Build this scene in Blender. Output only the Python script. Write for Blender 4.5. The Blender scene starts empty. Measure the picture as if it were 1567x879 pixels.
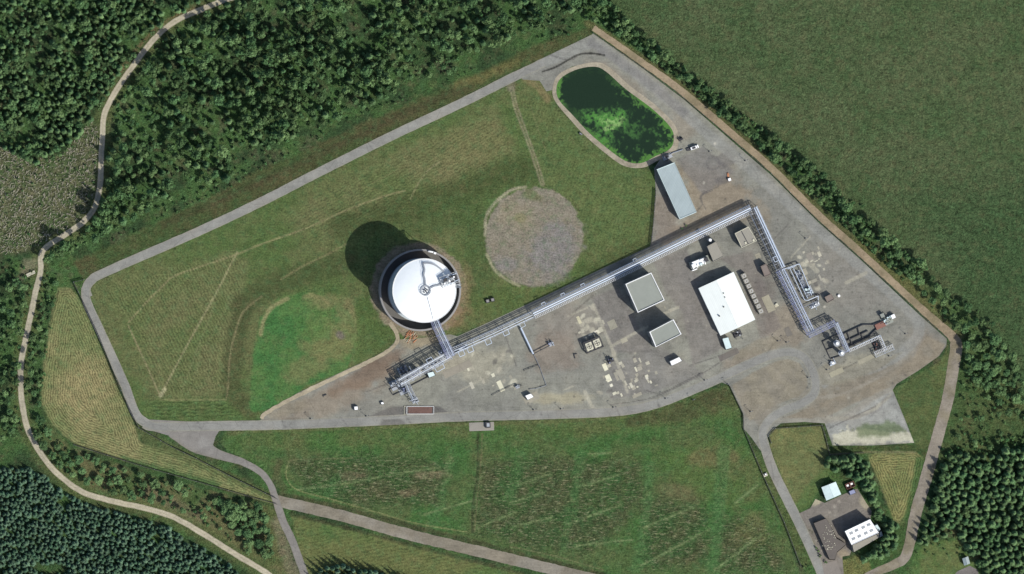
import bpy, math, random
import numpy as np
from mathutils import Vector, Matrix
from mathutils.geometry import delaunay_2d_cdt

random.seed(7); rng = np.random.default_rng(7)
SC = bpy.context.scene; COL = SC.collection
R = math.radians

# ------------------------------------------------------------------ camera
W0, H0, S = 1567.0, 879.0, 0.4                   # photo size in pixels, metres per pixel
HC = 9000.0
CAM = Vector((-0.112*HC, 0.012*HC, HC))
zc = CAM.normalized(); xc = Vector((0, 1, 0)).cross(zc).normalized(); yc = zc.cross(xc)
DIST = CAM.length
cd = bpy.data.cameras.new('camera'); cam = bpy.data.objects.new('camera', cd); COL.objects.link(cam)
cam.matrix_world = Matrix(((xc.x, yc.x, zc.x, CAM.x), (xc.y, yc.y, zc.y, CAM.y), (xc.z, yc.z, zc.z, CAM.z), (0, 0, 0, 1)))
cd.sensor_width = 36; cd.lens = 36*DIST/(W0*S); cd.clip_start = 100; cd.clip_end = 40000
SC.camera = cam
SC.render.resolution_x = 1024; SC.render.resolution_y = 574
_X, _Y, _Z, _C = (np.array(v) for v in (xc, yc, zc, CAM))

def PA(px, py, z=0.0):                           # photo pixel(s) -> place on the plane at height z
    px = np.asarray(px, float); py = np.asarray(py, float)
    u = (px-W0/2)*S; v = (H0/2-py)*S
    d = u[..., None]*_X+v[..., None]*_Y-DIST*_Z
    t = (z-_C[2])/d[..., 2]
    return _C+d*t[..., None]
def P(px, py, z=0.0):
    return Vector(PA(px, py, z))

# ------------------------------------------------------------------ light
SUNV = Vector((0.80, -0.70, 1.0)).normalized()
sd = bpy.data.lights.new('sun', 'SUN'); sd.energy = 4.3; sd.angle = R(0.5); sd.color = (1.0, 0.975, 0.925)
so = bpy.data.objects.new('sun', sd); COL.objects.link(so); so.rotation_euler = SUNV.to_track_quat('Z', 'Y').to_euler()
so.location = (0, 0, 300)
wd = bpy.data.worlds.new('World'); SC.world = wd; wd.use_nodes = True
wn = wd.node_tree; wn.nodes.clear()
sky = wn.nodes.new('ShaderNodeTexSky'); sky.sky_type = 'NISHITA'; sky.sun_disc = False; sky.air_density = .9; sky.dust_density = 1.6; sky.ozone_density = .6
sky.sun_elevation = math.asin(SUNV.z); sky.sun_rotation = math.atan2(SUNV.x, SUNV.y)
bg = wn.nodes.new('ShaderNodeBackground'); bg.inputs[1].default_value = 0.135
wo = wn.nodes.new('ShaderNodeOutputWorld')
wn.links.new(sky.outputs[0], bg.inputs[0]); wn.links.new(bg.outputs[0], wo.inputs[0])
SC.view_settings.view_transform = 'Standard'; SC.view_settings.look = 'None'
SC.view_settings.exposure = 0.15; SC.view_settings.gamma = 1
SC.render.engine = 'CYCLES'
SC.cycles.max_bounces = 4; SC.cycles.diffuse_bounces = 2

# ------------------------------------------------------------------ colour helpers
K = 1.05
def lin(c):
    c = np.asarray(c, float)/255
    return np.where(c <= .04045, c/12.92, ((c+.055)/1.055)**2.4)/K*np.array((.975, 1.0, 1.0))
def lc(*c): return tuple(float(x) for x in lin(c))

# ------------------------------------------------------------------ materials
def nt(m):
    m.use_nodes = True; t = m.node_tree; t.nodes.clear(); return t
def node(t, kind, **kw):
    n = t.nodes.new(kind)
    for k, v in kw.items(): setattr(n, k, v)
    return n
def math_(t, op, a, b=None, c=None):
    n = node(t, 'ShaderNodeMath', operation=op)
    for i, v in enumerate((a, b, c)):
        if v is None: continue
        if isinstance(v, (int, float)): n.inputs[i].default_value = v
        else: t.links.new(v, n.inputs[i])
    return n.outputs[0]
def noise(t, vec, scale, detail=3, rough=.6, dist=0):
    n = node(t, 'ShaderNodeTexNoise'); n.inputs['Scale'].default_value = scale; n.inputs['Detail'].default_value = detail
    n.inputs['Roughness'].default_value = rough; n.inputs['Distortion'].default_value = dist
    t.links.new(vec, n.inputs['Vector']); return n.outputs['Fac']
def mapping(t, vec, scale, rot=0):
    n = node(t, 'ShaderNodeMapping'); n.inputs['Scale'].default_value = scale; n.inputs['Rotation'].default_value = (0, 0, rot)
    t.links.new(vec, n.inputs['Vector']); return n.outputs[0]
def attr(t, name):
    n = node(t, 'ShaderNodeAttribute'); n.attribute_name = name; return n
def scalecol(t, col, fac):
    n = node(t, 'ShaderNodeVectorMath', operation='SCALE'); t.links.new(col, n.inputs[0]); t.links.new(fac, n.inputs['Scale']); return n.outputs[0]
def mixcol(t, fac, a, b):
    n = node(t, 'ShaderNodeMix', data_type='RGBA')
    for s, v in ((n.inputs[0], fac), (n.inputs[6], a), (n.inputs[7], b)):
        if isinstance(v, (int, float)): s.default_value = v
        elif isinstance(v, tuple): s.default_value = (*v, 1)
        else: t.links.new(v, s)
    return n.outputs[2]
def finish(t, col, rough=.9, bump=None, bstr=.3, bdist=.3, spec=.2, metal=0):
    b = node(t, 'ShaderNodeBsdfPrincipled'); o = node(t, 'ShaderNodeOutputMaterial')
    if isinstance(col, tuple): b.inputs['Base Color'].default_value = (*col, 1)
    else: t.links.new(col, b.inputs['Base Color'])
    if isinstance(rough, (int, float)): b.inputs['Roughness'].default_value = rough
    else: t.links.new(rough, b.inputs['Roughness'])
    b.inputs['Specular IOR Level'].default_value = spec; b.inputs['Metallic'].default_value = metal
    if bump is not None:
        n = node(t, 'ShaderNodeBump'); n.inputs['Distance'].default_value = bdist
        if isinstance(bstr, (int, float)): n.inputs['Strength'].default_value = bstr
        else: t.links.new(bstr, n.inputs['Strength'])
        t.links.new(bump, n.inputs['Height']); t.links.new(n.outputs[0], b.inputs['Normal'])
    t.links.new(b.outputs[0], o.inputs[0]); return b

def mat_grass(name):
    m = bpy.data.materials.new(name); t = nt(m)
    tc = node(t, 'ShaderNodeTexCoord').outputs['Object']
    col = attr(t, 'Col').outputs['Color']; rough = attr(t, 'rough').outputs['Fac']
    mow = attr(t, 'mow').outputs['Fac']; mamt = attr(t, 'mowamt').outputs['Fac']; speck = attr(t, 'speck').outputs['Fac']
    a = noise(t, tc, .95, 4, .75); b = noise(t, tc, .22, 3, .6); st = noise(t, mapping(t, tc, (.35, 1.5, 1), .06), .62, 4, .8)
    st2 = noise(t, mapping(t, tc, (.5, 1.7, 1), -.1), .8, 3, .75)
    # long thin residue and dark tufts
    tan = math_(t, 'MULTIPLY', math_(t, 'SMOOTH_MIN', math_(t, 'MULTIPLY', math_(t, 'MAXIMUM', math_(t, 'SUBTRACT', st, .545), 0), 16), 1, .1), speck)
    drk = math_(t, 'MULTIPLY', math_(t, 'SMOOTH_MIN', math_(t, 'MULTIPLY', math_(t, 'MAXIMUM', math_(t, 'SUBTRACT', st2, .49), 0), 14), 1, .1), speck)
    c = mixcol(t, math_(t, 'MULTIPLY', drk, .8), col, lc(40, 52, 34))
    c = mixcol(t, math_(t, 'MULTIPLY', tan, .75), c, lc(142, 136, 106))
    # swaths left by the mower
    wob = math_(t, 'MULTIPLY', math_(t, 'SUBTRACT', b, .5), 2.2)
    sw = math_(t, 'MULTIPLY', math_(t, 'SINE', math_(t, 'MULTIPLY', math_(t, 'ADD', mow, wob), 6.2832)), mamt)
    f = math_(t, 'ADD', 1.0, math_(t, 'MULTIPLY', math_(t, 'SUBTRACT', a, .5), 2.3))
    f = math_(t, 'ADD', f, math_(t, 'MULTIPLY', math_(t, 'SUBTRACT', b, .5), .9))
    f = math_(t, 'ADD', f, math_(t, 'MULTIPLY', math_(t, 'SUBTRACT', st, .5), 1.1))
    f = math_(t, 'ADD', f, math_(t, 'MULTIPLY', sw, .36))
    f = math_(t, 'MAXIMUM', f, .35)
    hue = noise(t, tc, .14, 4, .75); hue2 = noise(t, mapping(t, tc, (1, 1, 1), .7), .2, 4, .75)
    c = mixcol(t, math_(t, 'MULTIPLY', math_(t, 'MAXIMUM', math_(t, 'SUBTRACT', hue2, .48), 0), 2.2), c, lc(66, 96, 60))
    tus = noise(t, tc, .42, 5, .8, 1.0)
    f = math_(t, 'MAXIMUM', math_(t, 'ADD', f, math_(t, 'MULTIPLY', math_(t, 'MULTIPLY', math_(t, 'SUBTRACT', tus, .5), rough), 2.6)), .35)
    c2 = mixcol(t, math_(t, 'MULTIPLY', math_(t, 'MAXIMUM', math_(t, 'SUBTRACT', hue, .5), 0), 1.3), c, lc(112, 98, 70))
    h1 = noise(t, tc, .55, 4, .72, .8)
    bp = math_(t, 'ADD', h1, math_(t, 'MULTIPLY', a, .5))
    finish(t, scalecol(t, c2, f), .95, bp, math_(t, 'ADD', math_(t, 'MULTIPLY', rough, .75), .16), 1.7, .1)
    return m
def mat_gravel(name, contrast=.55, bump=.25, fine=1.1, crack=0.0):
    m = bpy.data.materials.new(name); t = nt(m)
    tc = node(t, 'ShaderNodeTexCoord').outputs['Object']
    col = attr(t, 'Col').outputs['Color']
    a = noise(t, tc, fine, 4, .75); b = noise(t, tc, .16, 5, .65, .5); c = noise(t, tc, .035, 3, .6)
    st = noise(t, mapping(t, tc, (.12, 1.2, 1), .43), .6, 3, .7)
    f = math_(t, 'ADD', 1.0, math_(t, 'MULTIPLY', math_(t, 'SUBTRACT', a, .5), contrast))
    f = math_(t, 'ADD', f, math_(t, 'MULTIPLY', math_(t, 'SUBTRACT', b, .5), contrast*1.1))
    f = math_(t, 'ADD', f, math_(t, 'MULTIPLY', math_(t, 'SUBTRACT', c, .5), contrast*.6))
    f = math_(t, 'ADD', f, math_(t, 'MULTIPLY', math_(t, 'SUBTRACT', st, .5), contrast*.5))
    c2 = mixcol(t, math_(t, 'MULTIPLY', math_(t, 'MAXIMUM', math_(t, 'SUBTRACT', c, .5), 0), 1.0), col, lc(126, 115, 98))
    if crack:
        v = node(t, 'ShaderNodeTexVoronoi', feature='DISTANCE_TO_EDGE'); v.inputs['Scale'].default_value = .09
        t.links.new(tc, v.inputs['Vector'])
        cr = math_(t, 'MULTIPLY', math_(t, 'LESS_THAN', v.outputs['Distance'], .012), crack)
        f = math_(t, 'MULTIPLY', f, math_(t, 'SUBTRACT', 1, cr))
    sp = noise(t, tc, .55, 5, .8); sp2 = noise(t, mapping(t, tc, (1, 1, 1), 1.1), .42, 5, .8)
    f = math_(t, 'SUBTRACT', f, math_(t, 'MULTIPLY', math_(t, 'MINIMUM', math_(t, 'MULTIPLY', math_(t, 'MAXIMUM', math_(t, 'SUBTRACT', sp, .60), 0), 9), 1), contrast*.42))
    f = math_(t, 'ADD', f, math_(t, 'MULTIPLY', math_(t, 'MINIMUM', math_(t, 'MULTIPLY', math_(t, 'MAXIMUM', math_(t, 'SUBTRACT', sp2, .61), 0), 9), 1), contrast*.36))
    f = math_(t, 'MAXIMUM', f, .4)
    finish(t, scalecol(t, c2, f), .95, a, bump, .35, .15)
    return m
def mat_plain(name, rgb, rough=.7, var=.12, scale=1.2, metal=0, spec=.3, streak=None, bump=0.0, streakamt=.25):
    m = bpy.data.materials.new(name); t = nt(m)
    tc = node(t, 'ShaderNodeTexCoord').outputs['Object']
    a = noise(t, tc, scale, 4, .7); b = noise(t, tc, scale*.18, 3, .6)
    f = math_(t, 'ADD', 1, math_(t, 'MULTIPLY', math_(t, 'SUBTRACT', a, .5), var*2))
    f = math_(t, 'ADD', f, math_(t, 'MULTIPLY', math_(t, 'SUBTRACT', b, .5), var*2.4))
    if streak is not None:
        s = noise(t, mapping(t, tc, (.08, 1.3, 1), streak), 1.0, 3, .7)
        f = math_(t, 'ADD', f, math_(t, 'MULTIPLY', math_(t, 'SUBTRACT', s, .5), streakamt))
    n = node(t, 'ShaderNodeRGB'); n.outputs[0].default_value = (*rgb, 1)
    finish(t, scalecol(t, n.outputs[0], f), rough, a if bump else None, bump, .2, spec, metal)
    return m
def mat_ribbed(name, rgb, ang, pitch, var=.1, rough=.5, amt=.10):
    m = bpy.data.materials.new(name); t = nt(m)
    tc = node(t, 'ShaderNodeTexCoord').outputs['Object']
    w = node(t, 'ShaderNodeTexWave'); w.inputs['Scale'].default_value = .314/pitch; w.inputs['Distortion'].default_value = 0
    t.links.new(mapping(t, tc, (1, 1, 1), ang), w.inputs['Vector'])
    a = noise(t, mapping(t, mapping(t, tc, (1, 1, 1), ang), (1.1, .09, 1)), 1, 3, .7); b = noise(t, tc, .13, 4, .65)
    f = math_(t, 'ADD', 1, math_(t, 'MULTIPLY', math_(t, 'SUBTRACT', a, .5), var*2.5))
    f = math_(t, 'ADD', f, math_(t, 'MULTIPLY', math_(t, 'SUBTRACT', b, .5), var*2))
    f = math_(t, 'ADD', f, math_(t, 'MULTIPLY', math_(t, 'SUBTRACT', w.outputs['Fac'], .5), amt))
    n = node(t, 'ShaderNodeRGB'); n.outputs[0].default_value = (*rgb, 1)
    finish(t, scalecol(t, n.outputs[0], f), rough, w.outputs['Fac'], .12, .08, .3)
    return m
def mat_leaf(name, rgb, rgb2, var=.6):
    m = bpy.data.materials.new(name); t = nt(m)
    g = node(t, 'ShaderNodeNewGeometry'); oi = node(t, 'ShaderNodeObjectInfo'); tv = attr(t, 'tv').outputs['Fac']
    isl = g.outputs['Random Per Island']
    k = math_(t, 'FRACT', math_(t, 'ADD', oi.outputs['Random'], tv))
    c = mixcol(t, k, rgb, rgb2)
    f = math_(t, 'ADD', 1-var*.5, math_(t, 'MULTIPLY', isl, var))
    k2 = math_(t, 'FRACT', math_(t, 'MULTIPLY', k, 7.31))
    f = math_(t, 'MULTIPLY', f, math_(t, 'ADD', .68, math_(t, 'MULTIPLY', k2, .64)))
    b = finish(t, scalecol(t, c, f), .75, spec=.12)
    return m

M = {}
M['grass'] = mat_grass('grass_and_soil')
M['gravel'] = mat_gravel('yard_gravel', .85, .4, 1.0, .12)
M['asphalt'] = mat_gravel('worn_asphalt', .6, .3, 1.3, .15)
M['dirt'] = mat_gravel('dirt_track', .9, .4, .9)
M['slab'] = mat_gravel('concrete', .4, .15, 1.2, .1)
M['white'] = mat_plain('white_paint', (.80, .80, .78), .45, .05, .8)
M['dome'] = mat_plain('dome_paint', (.76, .79, .785), .65, .06, .3)
M['tankwall'] = mat_plain('tank_wall_paint', (.42, .46, .47), .5, .07, .4)
M['concrete'] = mat_plain('concrete_wall', (.24, .23, .22), .9, .15, .5, bump=.1)
M['concrete_dark'] = mat_plain('stained_concrete', (.13, .125, .115), .95, .25, .5)
M['roof_grey'] = mat_ribbed('grey_sheet_roof', lc(150, 160, 160), R(26), .9, .15)
M['roof_flat'] = mat_plain('grey_felt_roof', lc(138, 140, 131), .9, .10, .5)
M['roof_brown'] = mat_plain('brown_felt_roof', lc(98, 91, 85), .95, .16, .6)
M['roof_tan'] = mat_ribbed('tan_sheet_roof', lc(142, 136, 124), R(26), .8, .1)
M['roof_white'] = mat_ribbed('white_sheet_roof', (.66, .69, .65), R(-24), 1.0, .07, .55, .05)
M['roof_pale'] = mat_plain('pale_blue_roof', lc(196, 210, 208), .7, .16, .9)
M['wall_grey'] = mat_ribbed('grey_cladding', (.2, .21, .21), 0, .6, .08)
M['wall_white'] = mat_plain('white_cladding', (.6, .6, .58), .6, .08)
M['parapet'] = mat_plain('white_parapet', (.72, .72, .70), .6, .05)
M['steel'] = mat_plain('grey_steel', (.30, .32, .34), .5, .15, 1.5, spec=.4)
M['steel_dark'] = mat_plain('dark_steel', (.045, .045, .048), .6, .2, 1.5)
M['steel_blue'] = mat_plain('blue_grey_steel', (.23, .25, .36), .5, .15, 1.5)
M['pipe'] = mat_plain('pale_pipe_cladding', (.45, .51, .59), .4, .08, 1.0, spec=.5)
M['pipe_grey'] = mat_plain('grey_pipe', (.20, .22, .25), .5, .15, 1.0)
M['rust'] = mat_plain('rusty_red_steel', (.22, .11, .085), .9, .3, 1.5)
M['orange'] = mat_plain('orange_plastic', (.45, .20, .10), .7, .3, 2)
M['glass'] = mat_plain('dark_glass', (.02, .024, .028), .12, .1, spec=.5)
M['skylight'] = mat_plain('grey_skylight', (.22, .24, .25), .35, .2, 3)
M['rubber'] = mat_plain('black_rubber', (.02, .02, .02), .9, .1)
M['cream'] = mat_plain('cream_concrete', lc(196, 190, 168), .9, .12, .8)
M['box_brown'] = mat_plain('brown_sheet', lc(122, 110, 102), .8, .1)
M['bark'] = mat_plain('bark', (.06, .045, .03), .95, .3, 3)
M['mesh_wire'] = mat_plain('fence_wire', (.06, .058, .052), .8, .15)
M['brash'] = mat_plain('dead_branches', (.27, .255, .185), .95, .35, .8)
M['red_lamp'] = mat_plain('red_lens', (.4, .02, .02), .3, .05)
M['head_lamp'] = mat_plain('clear_lens', (.7, .7, .7), .2, .05)
M['leaf'] = mat_leaf('broad_leaves', lc(72, 102, 64), lc(98, 120, 76), .55)
M['leaf_bush'] = mat_leaf('shrub_leaves', lc(64, 98, 58), lc(90, 112, 68), .7)
M['needle'] = mat_leaf('spruce_needles', lc(64, 92, 58), lc(90, 112, 72), .65)
M['needle2'] = mat_leaf('plantation_needles', lc(62, 88, 66), lc(84, 106, 84), .6)

# ------------------------------------------------------------------ mesh builder
class MB:
    def __init__(s): s.v = []; s.f = []
    def add(s, vs, fs):
        n = len(s.v); s.v.extend([tuple(v) for v in vs]); s.f.extend([tuple(i+n for i in f) for f in fs]); return s
    def prism(s, poly, z0, z1, top=True, bottom=True):
        n = len(poly); a = sum(poly[i][0]*poly[(i+1) % n][1]-poly[(i+1) % n][0]*poly[i][1] for i in range(n))
        if a < 0: poly = poly[::-1]
        vs = [(p[0], p[1], z0) for p in poly]+[(p[0], p[1], z1) for p in poly]
        fs = [(i, (i+1) % n, n+(i+1) % n, n+i) for i in range(n)]
        if top: fs.append(tuple(range(n, 2*n)))
        if bottom: fs.append(tuple(range(n-1, -1, -1)))
        return s.add(vs, fs)
    def box(s, c, size, rot=0, z0=None):
        cx, cy = c[0], c[1]; hx, hy = size[0]/2, size[1]/2
        if z0 is None: z0 = c[2]
        ca, sa = math.cos(rot), math.sin(rot)
        p = [(cx+x*ca-y*sa, cy+x*sa+y*ca) for x, y in ((-hx, -hy), (hx, -hy), (hx, hy), (-hx, hy))]
        return s.prism(p, z0, z0+size[2])
    def tube(s, a, b, r, n=6, r2=None, caps=True):
        a, b = Vector(a), Vector(b); d = (b-a)
        if d.length < 1e-6: return s
        d.normalize(); u = d.orthogonal().normalized(); w = d.cross(u); r2 = r if r2 is None else r2
        vs = [a+(u*math.cos(2*math.pi*i/n)+w*math.sin(2*math.pi*i/n))*r for i in range(n)] + \
             [b+(u*math.cos(2*math.pi*i/n)+w*math.sin(2*math.pi*i/n))*r2 for i in range(n)]
        fs = [(i, (i+1) % n, n+(i+1) % n, n+i) for i in range(n)]
        if caps: fs += [tuple(range(n-1, -1, -1)), tuple(range(n, 2*n))]
        return s.add(vs, fs)
    def path(s, pts, r, n=6):
        for a, b in zip(pts[:-1], pts[1:]): s.tube(a, b, r, n)
        return s
    def bar(s, a, b, w, h):                      # box beam between two points, bottom at the points' height
        a, b = Vector(a), Vector(b); d = b-a; d2 = Vector((d.x, d.y, 0))
        if d2.length < 1e-6: return s.box((a.x, a.y), (w, w, abs(d.z)), 0, min(a.z, b.z))
        n = Vector((-d2.y, d2.x, 0)).normalized()*w/2; up = Vector((0, 0, h))
        vs = [a-n, b-n, b+n, a+n, a-n+up, b-n+up, b+n+up, a+n+up]
        return s.add(vs, [(0, 3, 2, 1), (4, 5, 6, 7), (0, 1, 5, 4), (1, 2, 6, 5), (2, 3, 7, 6), (3, 0, 4, 7)])
    def ring(s, c, r0, r1, z0, z1, n=96):
        vs = []
        for r, z in ((r1, z0), (r1, z1), (r0, z1), (r0, z0)):
            vs += [(c[0]+r*math.cos(2*math.pi*i/n), c[1]+r*math.sin(2*math.pi*i/n), z) for i in range(n)]
        fs = []
        for k in range(4):
            for i in range(n):
                j = (i+1) % n; k2 = (k+1) % 4
                fs.append((k*n+i, k*n+j, k2*n+j, k2*n+i))
        return s.add(vs, fs)
    def build(s, name, mat, parent=None, origin=None, smooth=False):
        me = bpy.data.meshes.new(name); o = bpy.data.objects.new(name, me); COL.objects.link(o)
        if parent is not None: org = TLOC[parent.name]; o.parent = parent
        else:
            org = Vector(origin) if origin is not None else Vector((0, 0, 0)); o.location = org; TLOC[o.name] = org
        if parent is not None: TLOC[o.name] = org
        v = np.array(s.v, float)-np.array(org)
        me.from_pydata(v.tolist(), [], s.f); me.materials.append(mat)
        if smooth:
            me.polygons.foreach_set('use_smooth', [True]*len(me.polygons))
        me.update(); return o
TLOC = {}
def tag(o, label, cat, group=None):
    o['label'] = label; o['category'] = cat
    if group: o['group'] = group
    return o
def thing(name, label, cat, loc, group=None):
    o = bpy.data.objects.new(name, None); COL.objects.link(o); o.location = loc; o.empty_display_size = 1
    TLOC[o.name] = Vector(loc); return tag(o, label, cat, group)
def struct(o, kind='structure'):
    o['kind'] = kind; return o

# ------------------------------------------------------------------ painting real ground colours onto sheets
def hash2(ix, iy, seed):
    h = (ix.astype(np.int64)*374761393+iy.astype(np.int64)*668265263+seed*974711) & 0x7fffffff
    h = ((h ^ (h >> 13))*1274126177) & 0x7fffffff
    return ((h ^ (h >> 16)) & 0xffff)/65535.0
def vnoise(x, y, seed=0):
    ix = np.floor(x); iy = np.floor(y); fx = x-ix; fy = y-iy
    fx = fx*fx*(3-2*fx); fy = fy*fy*(3-2*fy)
    a = hash2(ix, iy, seed); b = hash2(ix+1, iy, seed); c = hash2(ix, iy+1, seed); d = hash2(ix+1, iy+1, seed)
    return (a*(1-fx)+b*fx)*(1-fy)+(c*(1-fx)+d*fx)*fy
def fbm(x, y, size, seed=0, oct=4):
    v = 0; amp = .5; tot = 0
    for o in range(oct):
        v = v+amp*vnoise(x/size*2**o, y/size*2**o, seed+o*17); tot += amp; amp *= .55
    return v/tot
def catmull(pts, step=4.0, closed=False):
    pts = [np.array(p, float) for p in pts]; n = len(pts); out = []
    rngi = range(n if closed else n-1)
    for i in rngi:
        p1, p2 = pts[i], pts[(i+1) % n]
        p0 = pts[i-1] if (i > 0 or closed) else 2*p1-p2
        p3 = pts[(i+2) % n] if (i+2 < n or closed) else 2*p2-p1
        k = max(1, int(np.linalg.norm(p2[:2]-p1[:2])/step))
        for j in range(k):
            t = j/k
            out.append(.5*((2*p1)+(-p0+p2)*t+(2*p0-5*p1+4*p2-p3)*t*t+(-p0+3*p1-3*p2+p3)*t**3))
    if not closed: out.append(pts[-1])
    return out
def segdist(x, y, pts, closed=False):
    d = np.full(x.shape, 1e9); n = len(pts)
    for i in range(n if closed else n-1):
        a, b = pts[i], pts[(i+1) % n]
        dx, dy = b[0]-a[0], b[1]-a[1]; L = dx*dx+dy*dy+1e-9
        t = np.clip(((x-a[0])*dx+(y-a[1])*dy)/L, 0, 1)
        d = np.minimum(d, (x-a[0]-t*dx)**2+(y-a[1]-t*dy)**2)
    return np.sqrt(d)
def inside(x, y, pts):
    r = np.zeros(x.shape, bool); n = len(pts)
    for i in range(n):
        x1, y1 = pts[i][:2]; x2, y2 = pts[(i+1) % n][:2]
        if y1 == y2: continue
        r ^= ((y1 > y) != (y2 > y)) & (x < (x2-x1)*(y-y1)/(y2-y1)+x1)
    return r
def sm(x, a, b):
    t = np.clip((x-a)/(b-a), 0, 1); return t*t*(3-2*t)

class Canvas:
    def __init__(s, x, y):
        s.x = x; s.y = y; n = len(x); s.u = np.zeros(n); s.col = np.zeros((n, 3)); s.a = {k: np.zeros(n) for k in ('mow', 'mowamt', 'rough', 'speck')}
        s.nz = fbm(x, y, 9, 3, 3)-.5; s.nb = fbm(x, y, 40, 9, 4)
    def fill(s, c): s.col[:] = lin(c)
    def _box(s, pts, pad):
        q = np.array([p[:2] for p in pts]); lo = q.min(0)-pad; hi = q.max(0)+pad
        return np.nonzero((s.x > lo[0]) & (s.x < hi[0]) & (s.y > lo[1]) & (s.y < hi[1]))[0]
    def _mix(s, idx, m, c):
        s.col[idx] += (lin(c)-s.col[idx])*m[:, None]
    def poly(s, pts, c, soft=2.0, k=1.0, wob=3.0, c2=None, nsize=30, rough=None, speck=None, mow=None, smooth=False, seed=5):
        if smooth: pts = catmull(pts, 6, True)
        i = s._box(pts, soft+wob)
        if not len(i): return
        x, y = s.x[i], s.y[i]
        d = segdist(x, y, pts, True); sd = np.where(inside(x, y, pts), d, -d)
        m = sm(sd+s.nz[i]*wob*2, -soft, soft)*k
        if c is not None:
            if c2 is None: s._mix(i, m, c)
            else:
                f = sm(fbm(x, y, nsize, seed, 4), .32, .68)[:, None]
                s.col[i] += ((lin(c)*(1-f)+lin(c2)*f)-s.col[i])*m[:, None]
        for nme, v in (('rough', rough), ('speck', speck)):
            if v is not None: s.a[nme][i] += (v-s.a[nme][i])*m
        if mow is not None:                      # (kind, arg, pitch m, amount)
            kind, arg, pitch, amt = mow
            if kind == 'edge': ph = segdist(x, y, arg, True)*S/pitch
            else: ph = (x*math.cos(arg)+y*math.sin(arg))*S/pitch
            inm = m > .5
            s.a['mow'][i[inm]] = ph[inm]; s.a['mowamt'][i] = np.where(inm, amt*sm(sd, 0, 3), s.a['mowamt'][i])
    def line(s, pts, w, c, soft=.8, k=1.0, wob=.6, smooth=True, var=0.0, **kw):
        if smooth and len(pts) > 2: pts = catmull(pts, 5)
        i = s._box(pts, w+soft+2)
        if not len(i): return
        d = segdist(s.x[i], s.y[i], pts)
        m = (1-sm(d+s.nz[i]*wob*2, w/2-soft*.5, w/2+soft))*k
        if var: m = m*np.clip(1-var+2*var*fbm(s.x[i], s.y[i], 12, 21, 3), 0, 1)
        s._mix(i, m, c)
        for nme, v in kw.items(): s.a[nme][i] += (v-s.a[nme][i])*m
    def blob(s, c, r, col, k=.6, rot=0, seed=1, **kw):
        rx, ry = r if isinstance(r, tuple) else (r, r); mx = max(rx, ry)*1.4
        i = np.nonzero((abs(s.x-c[0]) < mx) & (abs(s.y-c[1]) < mx))[0]
        if not len(i): return
        dx, dy = s.x[i]-c[0], s.y[i]-c[1]; ca, sa = math.cos(rot), math.sin(rot)
        d = np.hypot((dx*ca+dy*sa)/rx, (-dx*sa+dy*ca)/ry)+(fbm(s.x[i], s.y[i], 14, seed, 4)-.5)*.9
        m = (1-sm(d, .45, 1.05))*k
        s._mix(i, m, col)
        for nme, v in kw.items(): s.a[nme][i] += (v-s.a[nme][i])*m
    def store(s, me):
        n = len(s.x); ca = me.color_attributes.new('Col', 'FLOAT_COLOR', 'POINT')
        buf = np.ones((n, 4), np.float32); buf[:, :3] = np.clip(s.col, .004, .95); ca.data.foreach_set('color', buf.ravel())
        for k, v in s.a.items():
            at = me.attributes.new(k, 'FLOAT', 'POINT'); at.data.foreach_set('value', v.astype(np.float32))

def mesh_np(name, verts, faces, mat, k=4):
    me = bpy.data.meshes.new(name); nv, nf = len(verts), len(faces)
    me.vertices.add(nv); me.vertices.foreach_set('co', np.asarray(verts, np.float32).ravel())
    me.loops.add(nf*k); me.loops.foreach_set('vertex_index', np.asarray(faces, np.int32).ravel())
    me.polygons.add(nf); me.polygons.foreach_set('loop_start', np.arange(nf, dtype=np.int32)*k)
    me.update(calc_edges=True); me.materials.append(mat); me.validate()
    o = bpy.data.objects.new(name, me); COL.objects.link(o); TLOC[o.name] = Vector((0, 0, 0)); return o

def sheet(name, pts, step, z, paint, mat, smooth=False, kind='structure'):
    if smooth: pts = catmull(pts, step*1.2, True)
    pts = [np.array(p[:2], float) for p in pts]
    den = []
    for a, b in zip(pts, pts[1:]+pts[:1]):
        k = max(1, int(np.linalg.norm(b-a)/step))
        den += [a+(b-a)*j/k for j in range(k)]
    q = np.array(den); lo, hi = q.min(0), q.max(0)
    gx, gy = np.meshgrid(np.arange(lo[0], hi[0], step), np.arange(lo[1], hi[1], step)); gx, gy = gx.ravel(), gy.ravel()
    gx = gx+rng.uniform(-.1, .1, gx.shape)*step; gy = gy+rng.uniform(-.1, .1, gy.shape)*step
    ok = inside(gx, gy, den)
    ok[ok] &= segdist(gx[ok], gy[ok], den, True) > step*.5
    allp = [Vector(p) for p in den]+[Vector((a, b)) for a, b in zip(gx[ok], gy[ok])]
    n = len(den)
    vs, _, fs, _, _, _ = delaunay_2d_cdt(allp, [], [list(range(n))], 1, 1e-4)
    vs = np.array([tuple(v) for v in vs]); fs = np.array([f for f in fs if len(f) == 3])
    c = vs[fs].mean(1); fs = fs[inside(c[:, 0], c[:, 1], den)]
    w = PA(vs[:, 0], vs[:, 1], z)
    e1 = w[fs[:, 1]]-w[fs[:, 0]]; e2 = w[fs[:, 2]]-w[fs[:, 0]]
    flip = (e1[:, 0]*e2[:, 1]-e1[:, 1]*e2[:, 0]) < 0; fs[flip] = fs[flip][:, ::-1]
    o = mesh_np(name, w, fs, mat, 3)
    cv = Canvas(vs[:, 0], vs[:, 1]); paint(cv); cv.store(o.data)
    o['kind'] = kind; return o

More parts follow.
